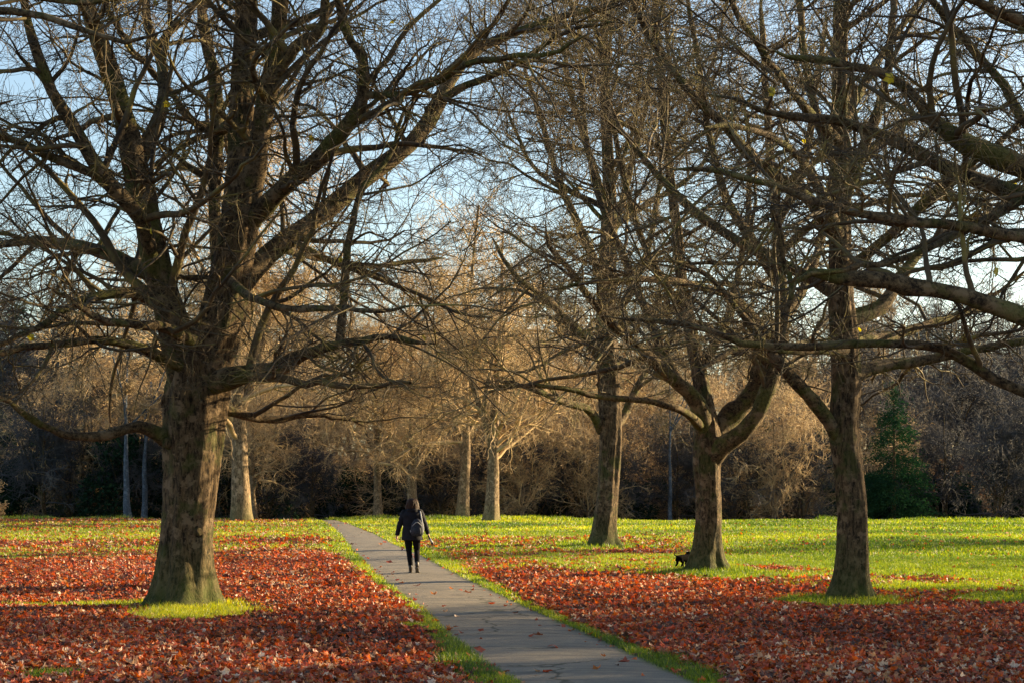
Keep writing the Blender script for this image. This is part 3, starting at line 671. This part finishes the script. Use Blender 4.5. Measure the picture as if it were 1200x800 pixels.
# woodland beyond the crest
WG = 'bare trees of the wood beyond the lawn'
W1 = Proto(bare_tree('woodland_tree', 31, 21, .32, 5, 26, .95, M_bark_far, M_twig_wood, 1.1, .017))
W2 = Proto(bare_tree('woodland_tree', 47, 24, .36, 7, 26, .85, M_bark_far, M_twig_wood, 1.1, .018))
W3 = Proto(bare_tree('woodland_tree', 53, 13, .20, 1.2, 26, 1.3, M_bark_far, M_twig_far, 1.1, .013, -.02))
W4 = Proto(bare_tree('woodland_tree', 61, 23, .33, 6, 28, .85, M_bark, M_twig_shade, 1.1, .019))
W5 = Proto(bare_tree('woodland_tree', 67, 10, .16, .9, 24, 1.35, M_bark, M_twig_shade, 1.05, .012, -.02))
rw = np.random.default_rng(5)
k = 0
for row, (D0, n, u0, u1, sc) in enumerate(((205, 10, 880, 1330, 1.25), (134, 15, -60, 1260, .95), (150, 15, -90, 1300, 1.0), (168, 15, -100, 1320, 1.05), (190, 16, -120, 1350, 1.15))):
    for i in range(n):
        u = u0+(u1-u0)*(i+.5+rw.uniform(-.35, .35))/n; D = D0+rw.uniform(-6, 6); x, y = atD(u, D)
        D += .8*max(0, x-8); x, y = atD(u, D)
        s = sc*rw.uniform(.85, 1.12)*(.9 if 380 < u < 1000 else 1.0)
        dark = u < 230+rw.uniform(-90, 60) or u > 1000+rw.uniform(-60, 60)  # both ends of the wood take the twigs with shade in their colour
        if dark: W4.put(x, y, rw.uniform(0, 6.28), s, 'bare woodland tree at one side beyond the lawn, shade painted into its grey-purple twigs', 'tree', 'bare trees with shade-darkened grey twigs at the two sides of the wood')
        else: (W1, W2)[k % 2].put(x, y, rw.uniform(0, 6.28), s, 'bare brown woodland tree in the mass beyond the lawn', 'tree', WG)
        k += 1
SGp = 'low spreading bare trees along the front of the wood'
for i in range(15):
    u = -20+1240*(i+.5+rw.uniform(-.3, .3))/15; D = 112+rw.uniform(-4, 10)+(8 if 380 < u < 470 else 0)
    if u > 1000: D += 26
    x, y = atD(u, D); W3.put(x, y, rw.uniform(0, 6.28), rw.uniform(.8, 1.1), 'low bare tree with tangled golden twigs at the front of the wood', 'tree', SGp)

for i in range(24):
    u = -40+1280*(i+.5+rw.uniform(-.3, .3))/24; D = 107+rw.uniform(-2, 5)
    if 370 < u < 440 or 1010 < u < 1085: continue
    x, y = atD(u, D); W5.put(x, y, rw.uniform(0, 6.28), rw.uniform(.7, 1.0)*(.85 if 240 < u < 1000 else 1), 'low bare bush tree at the foot of the wood, shade painted into its dark twigs', 'tree', 'low dark bare trees at the foot of the wood')

def foliage(name, seed, n, blob, size, mat, stem=None):
    """crown of n small leaf faces round the given blobs (cx,cy,cz,rx,ry,rz)"""
    g = np.random.default_rng(seed); b = np.array(blob); wgt = b[:, 3]*b[:, 4]*b[:, 5]; wgt /= wgt.sum()
    bi = g.choice(len(b), n, p=wgt); d = norm(g.normal(size=(n, 3))); r = g.uniform(.35, 1.05, n)**.45
    P = b[bi, :3]+d*b[bi, 3:]*r[:, None]
    P += .25*np.stack([vnoise(P, 1.5, seed+j) for j in range(3)], -1)*b[bi, 3:].mean(1)[:, None]
    keep = vnoise(P, 1.1, seed+9)+g.normal(0, .25, n) > -.45; P = P[keep]; n = len(P)
    a = norm(g.normal(size=(n, 3))); c = norm(np.cross(a, g.normal(size=(n, 3)))); s = size*g.uniform(.6, 1.4, n)[:, None]
    V = np.stack([P-a*s, P-c*s*.5, P+a*s, P+c*s*.5], 1).reshape(-1, 3); F = np.arange(n*4).reshape(n, 4)
    tone = np.clip(.4+.25*vnoise(P, .8, seed+4)+g.normal(0, .18, n), 0, 1)
    return make_mesh(name, V, F, mat, False, {'tone': np.repeat(tone, 4)})
for u, D, sc in ((610, 102, .55), (690, 104, .5), (860, 108, .6), (905, 104, .6), (940, 110, .6)):
    x, y = atD(u, D); W3.put(x, y, u, sc*1.1, 'small golden-twigged bare tree close behind the crest of the lawn', 'tree', 'small golden bare trees just behind the crest')

def shrub_proto(name, seed, H, W, n=9000):
    g = np.random.default_rng(seed); t = empty(name, (0, 0, 0)); blobs = []
    for _ in range(11):
        a = g.uniform(0, 6.28); r = g.uniform(0, .6)*W; z = g.uniform(.2, .8)*H; s = g.uniform(.25, .45)
        blobs.append((r*math.cos(a), r*math.sin(a), z, W*s, W*s, H*s*.6))
    obj('foliage', foliage('foliage', seed, n, blobs, .11, M_ever), t)
    P = []; 
    mb = MB(); 
    for _ in range(6):
        a = g.uniform(0, 6.28); pts = [(0, 0, -.2, .06), (math.cos(a)*W*.2, math.sin(a)*W*.2, H*.3, .05), (math.cos(a)*W*.5, math.sin(a)*W*.5, H*.75, .02)]
        c = catmull(pts, 8); mb.add(tubes(c[None, :, :3], c[None, :, 3], 6))
    obj('stem', mb.mesh('stem', M_bark), t); return t
E1 = Proto(shrub_proto('evergreen_shrub', 71, 5.5, 4.2)); E2 = Proto(shrub_proto('evergreen_shrub', 72, 7.5, 4.0, 11000))
EG = 'dark evergreen shrubs at the foot of the wood'
for row, (D0, n) in enumerate(((112, 22), (126, 22), (142, 20))):
    for i in range(n):
        u = -80+1360*(i+.5+rw.uniform(-.4, .4))/n; x, y = atD(u, D0+rw.uniform(-4, 6))
        if 1015 < u < 1085 and row == 0 or 380 < u < 440 and row == 0: continue
        (E1 if (i+row) % 2 else E2).put(x, y, rw.uniform(0, 6.28), rw.uniform(.6, 1.3), 'dark evergreen shrub in the shade under the wood', 'shrub', EG)
def conifer(name, seed, H, Rb, n, mat=M_conif):
    g = np.random.default_rng(seed); t = empty(name, (0, 0, 0))
    mb = MB(); mb.add(trunk_tube([(0, 0, -.2, H*.016), (.05, 0, H*.5, H*.010), (0, .05, H, .02)], 30, 12, seed, .4, .04)); obj('trunk', mb.mesh('trunk', M_bark), t)
    nb = 190; z = H*(.14+.84*np.sort(g.uniform(0, 1, nb))); a = g.uniform(0, 6.28, nb); L = Rb*(1-(z/H)**1.15)*g.uniform(.65, 1.15, nb)+.25
    bi = g.choice(nb, n, p=L/L.sum()); s = g.uniform(.1, 1, n)**.7
    P = np.stack([np.cos(a[bi])*L[bi]*s, np.sin(a[bi])*L[bi]*s, z[bi]-L[bi]*.25*s**2], -1)+g.normal(0, .24, (n, 3))*np.array([1, 1, .7])
    d = norm(np.stack([np.cos(a[bi]), np.sin(a[bi]), -.3+0*s], -1)+g.normal(0, .5, (n, 3))); c = norm(np.cross(d, g.normal(size=(n, 3)))); q = .13
    V = np.stack([P-d*q, P-c*q*.3, P+d*q, P+c*q*.3], 1).reshape(-1, 3)
    tone = np.clip(.45+.3*vnoise(P, 1.2, seed)+g.normal(0, .15, n), 0, 1)
    obj('crown', make_mesh('crown', V, np.arange(n*4).reshape(n, 4), mat, False, {'tone': np.repeat(tone, 4)}), t); return t
C1 = Proto(conifer('conifer', 81, 11.5, 3.8, 13000))
x, y = atD(1047, 108); C1.put(x, y, 0, .86, 'green conifer standing in the shade behind the right-hand lawn')
x, y = atD(15, 160); C1.put(x, y, 1, 2.2, 'tall evergreen rising above the wood at the left edge')
x, y = atD(-40, 150); C1.put(x, y, 2, 1.9, 'evergreen at the far left end of the wood, mostly out of frame')
for u, D, sc in ((30, 132, 1.5), (95, 128, 1.2), (150, 138, 1.45), (-30, 126, 1.4), (215, 134, 1.1)):
    x, y = atD(u, D); E2.put(x, y, u, sc, 'tall dark evergreen mass in the wood on the far left', 'tree', 'dark evergreens in the wood on the left', sz=sc*1.15)
x, y = atD(725, 128); C1.put(x, y, 3, .8, 'small dark conifer behind the lawn right of the middle tree')
# silver trunks
def silver(label, u, D, H, seed, r):
    t = bare_tree('silver_birch', seed, H, r, H*.55, 12, .6, M_silver, M_twig_wood, .9, .014); x, y = atD(u, D); t.location = (x, y, float(gz(x, y))); tag(t, label, 'tree')
silver('slender silver-barked tree behind the lawn between the middle tree and the forked tree', 786, 105, 10, 91, .16)
silver('leftmost of two bluish pale trunks in the shade left of the largest tree', 152, 103, 9, 92, .27)
silver('right-hand one of two bluish pale trunks in the shade left of the largest tree', 168, 105, 9, 93, .24)

# unseen evergreen belt added out to the right to shade the foot of the wood
BG = 'unseen evergreens of the added shade belt on the right'
for i, (x, y) in enumerate([(72, 134), (78, 142), (72, 149), (80, 157), (76, 164), (86, 172), (82, 180), (92, 190), (90, 202), (100, 212), (100, 184), (106, 200), (88, 146), (92, 162), (104, 172), (112, 184), (118, 196), (122, 210), (112, 220), (130, 225), (124, 188)]):
    E2.put(x, y, i, 2.1, 'unseen tall evergreen added beyond the right edge to shade the wood', 'tree', BG, sz=3.4)
for x, y, sc in ((27, 27.5, 1.25), (31, 31, .9)):  # unseen evergreen shrubs added to throw solid shade over the near lawn and path
    E2.put(x, y, x, sc, 'unseen holly-like shrub added off the right edge to shade the foreground', 'shrub', 'unseen evergreen shrubs added off to the right for shade', sz=sc*1.2)
# small sunlit bush at the left edge
t = bare_tree('twiggy_bush', 95, 1.9, .035, .15, 14, 1.5, M_bark_far, M_twig_far, 1.0, .008)
x, y = atD(-8, 86); t.location = (x, y, float(gz(x, y))); tag(t, 'low sunlit twiggy bush at the left edge of the lawn crest', 'bush')

# ------------------------------------------------------------ the walking person, bag, handle, dog
def skin(name, nodes, edges, root, mat, parent, sub=2, loc=None):
    names = list(nodes); me = bpy.data.meshes.new(name)
    me.from_pydata([nodes[n][:3] for n in names], [(names.index(a), names.index(b)) for a, b in edges], []); me.update()
    o = bpy.data.objects.new(name, me); COL.objects.link(o)
    sk = o.modifiers.new('skin', 'SKIN'); sk.use_smooth_shade = True
    if not me.skin_vertices: bpy.context.view_layer.update()
    for i, n in enumerate(names):
        v = me.skin_vertices[0].data[i]; v.radius = (nodes[n][3], nodes[n][4] if len(nodes[n]) > 4 else nodes[n][3]); v.use_root = (n == root)
    sb = o.modifiers.new('sub', 'SUBSURF'); sb.levels = sub; sb.render_levels = sub
    bpy.context.view_layer.update()
    ev = o.evaluated_get(bpy.context.evaluated_depsgraph_get()); m2 = bpy.data.meshes.new_from_object(ev)
    o.modifiers.clear(); o.data = m2; m2.name = name; m2.materials.clear(); m2.materials.append(mat)
    bpy.data.meshes.remove(me)
    if parent: o.parent = parent
    if loc is not None: o.location = loc
    return o
def loft(rings, sides=28, seed=0, amp=.0):
    """rings (cx, cy, z, rx, ry) -> closed surface"""
    c = np.array(rings, float); n = len(c); a = np.linspace(0, 2*np.pi, sides, endpoint=False)
    X = c[:, 0:1]+c[:, 3:4]*np.cos(a); Y = c[:, 1:2]+c[:, 4:5]*np.sin(a); Z = np.repeat(c[:, 2:3], sides, 1)
    V = np.stack([X, Y, Z], -1)
    if amp:
        cen = c[:, None, :3]; V = cen+(V-cen)*(1+amp*vnoise(V, 9, seed, 3)[..., None])
    i = np.arange(n*sides).reshape(n, sides); A = i[:-1]; B = np.roll(A, -1, 1); D = i[1:]; C = np.roll(D, -1, 1)
    return V.reshape(-1, 3), np.stack([A, B, C, D], -1).reshape(-1, 4)
def smooth_rings(pts, n):
    p = np.array(pts, float); t = np.linspace(0, len(p)-1, n); return np.stack([np.interp(t, np.arange(len(p)), p[:, j]) for j in range(p.shape[1])], 1)
M_skin = plain('skin', (.50, .30, .21), .5); M_jacket = plain('navy_padded_cloth', (.009, .009, .015), .8, .2, 12, .4)
M_trous = plain('black_cloth', (.006, .006, .008), .9, .1); M_boot = plain('dark_boot_leather', (.03, .022, .02), .5, .4)
M_sole = plain('boot_sole', (.10, .085, .07), .8); M_hair = plain('brown_hair', (.04, .017, .009), .6, .25, 60, .5)
M_bag = plain('grey_blue_bag_cloth', (.02, .023, .035), .7, .25, 20, .3); M_trim = plain('pale_trim', (.45, .45, .47), .6)
M_black = plain('black_plastic', (.01, .01, .012), .4); M_white = plain('pale_plastic', (.6, .62, .65), .4)
M_fur = plain('black_fur', (.0035, .003, .0028), 1, .04, 40, .5); M_collar = plain('red_collar', (.25, .02, .02), .6)
px, py = gp(483, 672); pz = float(gz(px, py))+.03
per = empty('person', (px, py, pz)); tag(per, 'person in a dark padded jacket and black trousers walking away along the path', 'person')
nd = {'pelvis': (0, 0, .84, .12, .09), 'spine': (0, .01, 1.02, .11, .08), 'chest': (0, .02, 1.24, .14, .09), 'neckb': (0, .02, 1.36, .06), 'neck': (0, .03, 1.42, .05),
      'head': (0, .04, 1.50, .072), 'top': (0, .04, 1.58, .065), 'nose': (0, .13, 1.505, .012)}
ed = [('pelvis', 'spine'), ('spine', 'chest'), ('chest', 'neckb'), ('neckb', 'neck'), ('neck', 'head'), ('head', 'top'), ('head', 'nose')]
for s_, sg, (kx, ky, kz), (ax, ay, az), (tx, ty, tz) in (('l', -1, (-.07, .05, .46), (-.03, -.02, .09), (-.04, .15, .035)), ('r', 1, (.10, .06, .47), (.115, -.17, .19), (.12, -.05, .05))):
    nd.update({s_+'hip': (sg*.09, 0, .78, .085), s_+'knee': (kx, ky, kz, .052), s_+'calf': ((kx+ax)/2, (ky+ay)/2-.02, (kz+az)/2+.05, .05), s_+'ank': (ax, ay, az, .035), s_+'toe': (tx, ty, tz, .03)})
    ed += [('pelvis', s_+'hip'), (s_+'hip', s_+'knee'), (s_+'knee', s_+'calf'), (s_+'calf', s_+'ank'), (s_+'ank', s_+'toe')]
arms = {'l': [(-.17, .02, 1.31), (-.27, 0, 1.05), (-.335, .05, .83), (-.35, .07, .765)], 'r': [(.17, .02, 1.31), (.28, -.02, 1.05), (.345, .04, .86), (.365, .065, .80)]}
for s_, (sh, el, wr, hd) in arms.items():
    nd.update({s_+'sh': (*sh, .055), s_+'el': (*el, .038), s_+'wr': (*wr, .026), s_+'palm': (*hd, .034, .018)})
    ed += [('chest', s_+'sh'), (s_+'sh', s_+'el'), (s_+'el', s_+'wr'), (s_+'wr', s_+'palm')]
    for f, (dy, ln) in enumerate(((-.030, .062), (-.011, .072), (.010, .068), (.028, .052))):
        a = (hd[0], hd[1]+dy, hd[2]-.035); b = (a[0]+(.012 if s_ == 'l' else -.012), a[1]+dy*.1, a[2]-ln*.55); c = (b[0]+(.02 if s_ == 'l' else -.022), b[1], b[2]-ln*.4)
        nd.update({s_+'f%da' % f: (*a, .0095), s_+'f%db' % f: (*b, .009), s_+'f%dc' % f: (*c, .008)}); ed += [(s_+'palm', s_+'f%da' % f), (s_+'f%da' % f, s_+'f%db' % f), (s_+'f%db' % f, s_+'f%dc' % f)]
    sg = 1 if s_ == 'l' else -1
    nd.update({s_+'t1': (hd[0]+sg*.02, hd[1]+.035, hd[2]+.0, .011), s_+'t2': (hd[0]+sg*.03, hd[1]+.055, hd[2]-.035, .009)}); ed += [(s_+'palm', s_+'t1'), (s_+'t1', s_+'t2')]
skin('body', nd, ed, 'pelvis', M_skin, per)
mb = MB()
J = [(0, 0, .74, .195, .135), (0, 0, .71, .205, .15), (0, 0, .74, .208, .155), (0, 0, .85, .195, .145), (0, .0, 1.0, .18, .13), (0, .01, 1.15, .195, .135), (0, .01, 1.26, .205, .135), (0, .015, 1.33, .175, .12), (0, .02, 1.39, .115, .10), (0, .03, 1.43, .085, .085), (0, .03, 1.44, .07, .07)]
J = [(a, b, c_, d*1.12, e_*1.15) for a, b, c_, d, e_ in J]
mb.add(loft(smooth_rings(J, 44), 36, 3, .05))
for s_, (sh, el, wr, hd) in arms.items():
    c = catmull([(sh[0]*.7, sh[1], sh[2]+.01, .085), (*sh, .083), ((sh[0]+el[0])/2, el[1], (sh[2]+el[2])/2, .073), (*el, .062), ((el[0]+wr[0])/2, wr[1]-.02, (el[2]+wr[2])/2, .055), (wr[0], wr[1], wr[2]-.01, .045)], 30)
    mb.add(tubes(c[None, :, :3], c[None, :, 3], 18, lambda Q, d: .07*vnoise(Q, 12, 6, 3)+.05*np.sin(Q[..., 2]*70)))
jk = obj('jacket', mb.mesh('jacket', M_jacket), per)
mb = MB(); mb.add(loft(smooth_rings([(0, -.05, 1.30, .03, .02), (0, -.07, 1.33, .10, .06), (0, -.06, 1.38, .125, .085), (0, -.03, 1.405, .12, .085), (0, -.01, 1.42, .10, .08), (0, .01, 1.425, .085, .07)], 20), 24, 8, .05)); obj('hood', mb.mesh('hood', M_jacket), jk)
# trousers, boots
mb = MB()
mb.add(loft([(0, 0, .90, .15, .11), (0, 0, .82, .165, .12), (0, 0, .75, .16, .115), (0, 0, .70, .10, .08)], 24))
for hip, kn, an in (((-.088, 0, .80), (-.07, .05, .46), (-.03, -.02, .13)), ((.088, 0, .80), (.10, .06, .47), (.115, -.15, .22))):
    c = catmull([(*hip, .098), ((hip[0]+kn[0])/2, .03, .64, .085), (*kn, .064), ((kn[0]+an[0])/2, (kn[1]+an[1])/2-.02, (kn[2]+an[2])/2+.03, .060), (*an, .050)], 30)
    mb.add(tubes(c[None, :, :3], c[None, :, 3], 18, lambda Q, d: .05*vnoise(Q, 14, 9, 3)))
obj('trousers', mb.mesh('trousers', M_trous), per)
for an, heel, toe, up in (((-.03, -.02, .20), (-.03, -.055, .05), (-.045, .17, .038), 0), ((.115, -.14, .28), (.115, -.215, .14), (.122, -.045, .035), 1)):
    bt = skin('boot', {'a': (*an, .052), 'b': ((an[0]+heel[0])/2, (an[1]+heel[1])/2+.01, (an[2]+heel[2])/2-.02, .048), 'h': (*heel, .042), 'm': ((heel[0]+toe[0])/2, (heel[1]+toe[1])/2, (heel[2]+toe[2])/2, .042), 't': (*toe, .036)}, [('a', 'b'), ('b', 'h'), ('b', 'm'), ('m', 't')], 'b', M_boot, per)
    h = np.array(heel); t_ = np.array(toe); d = norm(t_-h); nrm = np.array([0, -d[2]*1.0, d[1]]); nrm = nrm/np.linalg.norm(nrm)
    if nrm[2] < 0: nrm = -nrm
    L = np.linalg.norm(t_-h)+.07; ce = h-d*.035-nrm*.040
    rg = [(s0, w0) for s0, w0 in ((0, .02), (.04, .036), (.3, .038), (.5, .034), (.75, .045), (.93, .035), (1, .015))]
    V = []
    for s0, w0 in rg:
        p = ce+d*L*s0
        for sx, hh in ((-1, .0), (1, .0), (1, .022), (-1, .022)): V.append(p+np.array([sx*w0, 0, 0])+nrm*(hh-.006))
    F = []
    for i in range(len(rg)-1):
        for j in range(4): F.append((i*4+j, i*4+(j+1) % 4, i*4+4+(j+1) % 4, i*4+4+j))
    F += [(0, 3, 2, 1), (len(V)-4, len(V)-3, len(V)-2, len(V)-1)]
    obj('sole', make_mesh('sole', np.array(V), np.array(F), M_sole, False), bt)
# hair: a loose chin-length bob of many strands over a cap
g = np.random.default_rng(17); ns = 900
th = g.uniform(-2.5, 5.65, ns)*0+g.uniform(0, 2*np.pi, ns); front = np.sin(th) > .55
top = np.stack([.02*np.cos(th), .04+.02*np.sin(th), 1.61+0*th], -1)
ln = np.where(front, .05, g.uniform(.16, .24, ns)); K = 7; P = np.empty((ns, K, 3))
for k in range(K):
    t = k/(K-1); ang = t*1.9; rr = .128*np.sin(np.minimum(ang, 1.6))+g.normal(0, .004, ns)+.02*t*g.uniform(0, 1, ns)
    zz = 1.505+.118*np.cos(np.minimum(ang, 1.57))-np.maximum(0, t-.55)*2.2*ln*.55
    P[:, k] = np.stack([rr*np.cos(th)*1.0+.006*np.sin(7*t+th*5), .035+rr*1.05*np.sin(th), zz], -1)
keepm = ~front
mb = MB(); mb.add(tubes(P[keepm], np.full((keepm.sum(), K), .007)*np.linspace(1, .5, K), 4))
mb.add(loft([(0, .03, 1.38, .05, .03), (0, .015, 1.42, .085, .075), (0, .015, 1.50, .100, .095), (0, .03, 1.57, .088, .09), (0, .035, 1.605, .05, .05), (0, .035, 1.613, .01, .01)], 20, 5, .04))
obj('hair', mb.mesh('hair', M_hair), per)
# small backpack on the right of the back
bp_ = empty('backpack', (px+.12, py-.14, pz+.99)); tag(bp_, 'small grey-blue backpack with pale straps on the back of the walking person', 'backpack')
mb = MB(); mb.add(loft(smooth_rings([(0, -.04, -.19, .02, .02), (0, -.05, -.185, .10, .06), (0, -.055, -.12, .135, .085), (0, -.055, 0, .135, .09), (0, -.05, .10, .115, .08), (0, -.04, .17, .07, .06), (0, -.03, .195, .02, .02)], 26), 28, 11, .05)); sack = obj('sack', mb.mesh('sack', M_bag), bp_)
mb = MB(); mb.add(loft(smooth_rings([(0, -.115, -.15, .02, .01), (0, -.125, -.14, .085, .03), (0, -.13, -.06, .09, .04), (0, -.125, .0, .075, .03), (0, -.115, .01, .02, .01)], 14), 20, 12, .04)); obj('front_pocket', mb.mesh('front_pocket', M_bag), bp_)
for pts in ([(-.11, -.03, -.15), (-.16, .0, -.02), (-.12, .02, .16), (-.07, .05, .33), (-.06, .15, .385)], [(.11, -.03, -.15), (.135, .0, -.02), (.10, .0, .16), (.07, .04, .32), (.05, .15, .36)]):
    c = catmull([(*p, .013) for p in pts], 20); mb = MB(); mb.add(tubes(c[None, :, :3], c[None, :, 3], 8)); obj('strap', mb.mesh('strap', M_trim), bp_)
c = catmull([(-.11, -.10, .03, .006), (0, -.15, .12, .006), (.11, -.10, .03, .006)], 14); mb = MB(); mb.add(tubes(c[None, :, :3], c[None, :, 3], 6)); obj('zip', mb.mesh('zip', M_trim), bp_)
# dark handle with a pale side, held in the right hand
hx = empty('handle', (px+.372, py+.035, pz+.765)); tag(hx, "short dark handle with a pale side in the walking person's right hand", 'handle'); hx.rotation_euler = (0, R(-28), 0)
mb = MB(); mb.add(loft(smooth_rings([(0, 0, .05, .004, .004), (0, 0, .048, .02, .014), (0, 0, -.06, .02, .014), (0, 0, -.13, .026, .018), (0, 0, -.165, .024, .016), (0, 0, -.17, .004, .004)], 20), 16)); obj('grip', mb.mesh('grip', M_black), hx)
mb = MB(); mb.add(loft([(.004, -.004, -.03, .003, .003), (.006, -.006, -.032, .018, .014), (.010, -.006, -.12, .022, .017), (.008, -.004, -.125, .003, .003)], 14)); obj('pale_side', mb.mesh('pale_side', M_white), hx)

# dog by the forked tree
dx, dy = (795-600)/FPX*37.4, 37.4; dz = float(gz(dx, dy))
dog = empty('dog', (dx, dy, dz), R(-40)); tag(dog, 'small black dog seen from behind beside the foot of the forked tree', 'dog')
n = {'rump': (0, 0, .285, .072, .085), 'loin': (0, .09, .285, .062, .07), 'rib': (0, .20, .275, .07, .085), 'chest': (0, .28, .275, .06, .085), 'neck': (.0, .35, .33, .045), 'head': (.0, .41, .375, .05), 'muz': (0, .475, .355, .026), 'nose': (0, .51, .35, .016),
     'tail': (0, -.06, .32, .018), 'tail2': (-.02, -.11, .345, .013), 'tail3': (-.03, -.14, .39, .008), 'earl': (-.045, .395, .40, .014), 'earl2': (-.068, .40, .355, .010), 'earr': (.045, .395, .40, .014), 'earr2': (.068, .40, .355, .010)}
e = [('rump', 'loin'), ('loin', 'rib'), ('rib', 'chest'), ('chest', 'neck'), ('neck', 'head'), ('head', 'muz'), ('muz', 'nose'), ('rump', 'tail'), ('tail', 'tail2'), ('tail2', 'tail3'), ('head', 'earl'), ('earl', 'earl2'), ('head', 'earr'), ('earr', 'earr2')]
for sg, s_, off in ((-1, 'l', 0), (1, 'r', .05)):
    n.update({s_+'th': (sg*.05, .02+off*.3, .23, .045), s_+'kn': (sg*.058, .055+off, .165, .03), s_+'hk': (sg*.055, -.03+off, .095, .016), s_+'hp': (sg*.055, -.01+off, .02, .014), s_+'ht': (sg*.055, .025+off, .014, .013),
              s_+'sh': (sg*.05, .27, .22, .035), s_+'elb': (sg*.05, .245-off, .165, .022), s_+'wr': (sg*.05, .265-off, .08, .015), s_+'fp': (sg*.05, .27-off, .02, .014), s_+'ft': (sg*.05, .30-off, .014, .012)})
    e += [('rump', s_+'th'), (s_+'th', s_+'kn'), (s_+'kn', s_+'hk'), (s_+'hk', s_+'hp'), (s_+'hp', s_+'ht'), ('chest', s_+'sh'), (s_+'sh', s_+'elb'), (s_+'elb', s_+'wr'), (s_+'wr', s_+'fp'), (s_+'fp', s_+'ft')]
skin('body', n, e, 'rump', M_fur, dog)
c = catmull([(-.05, .33, .31, .008), (0, .355, .27, .008), (.05, .33, .31, .008), (0, .30, .36, .008), (-.05, .33, .31, .008)], 24); mb = MB(); mb.add(tubes(c[None, :, :3], c[None, :, 3], 8)); obj('collar', mb.mesh('collar', M_collar), dog)

# single leaves lying on the path
rng = np.random.default_rng(77); PLG = 'dry leaves scattered on the path'
lms = []
for k in range(4):
    V, F = leaf_mesh_arrays(np.zeros(1), np.zeros(1), np.array([.02]), np.array([.085]), .5)
    lms.append(make_mesh('fallen_leaf', V, F, M_leaf, False, {'tone': np.full(len(V), [.2, .45, .7, .35][k])}))
spots = [(490, 712), (494, 714), (526, 741), (532, 739), (549, 698), (540, 693), (529, 693), (624, 748), (632, 749), (649, 761), (708, 774), (466, 681), (471, 686), (430, 655), (447, 640), (563, 741), (604, 722), (575, 709), (510, 700), (455, 660), (415, 630), (640, 790), (700, 790), (560, 765), (488, 690), (520, 712), (446, 667), (478, 655)]
for k, (u, v) in enumerate(spots):
    x, y = gp(u, v); o = bpy.data.objects.new('fallen_leaf', lms[k % 4]); COL.objects.link(o)
    o.location = (x, y, float(gz(x, y))+.035); o.rotation_euler = (0, 0, k*1.7); s0 = .7+.15*(k % 5); o.scale = (s0, s0, s0)
    tag(o, 'single curled dry leaf lying on the grey path', 'leaf', PLG)
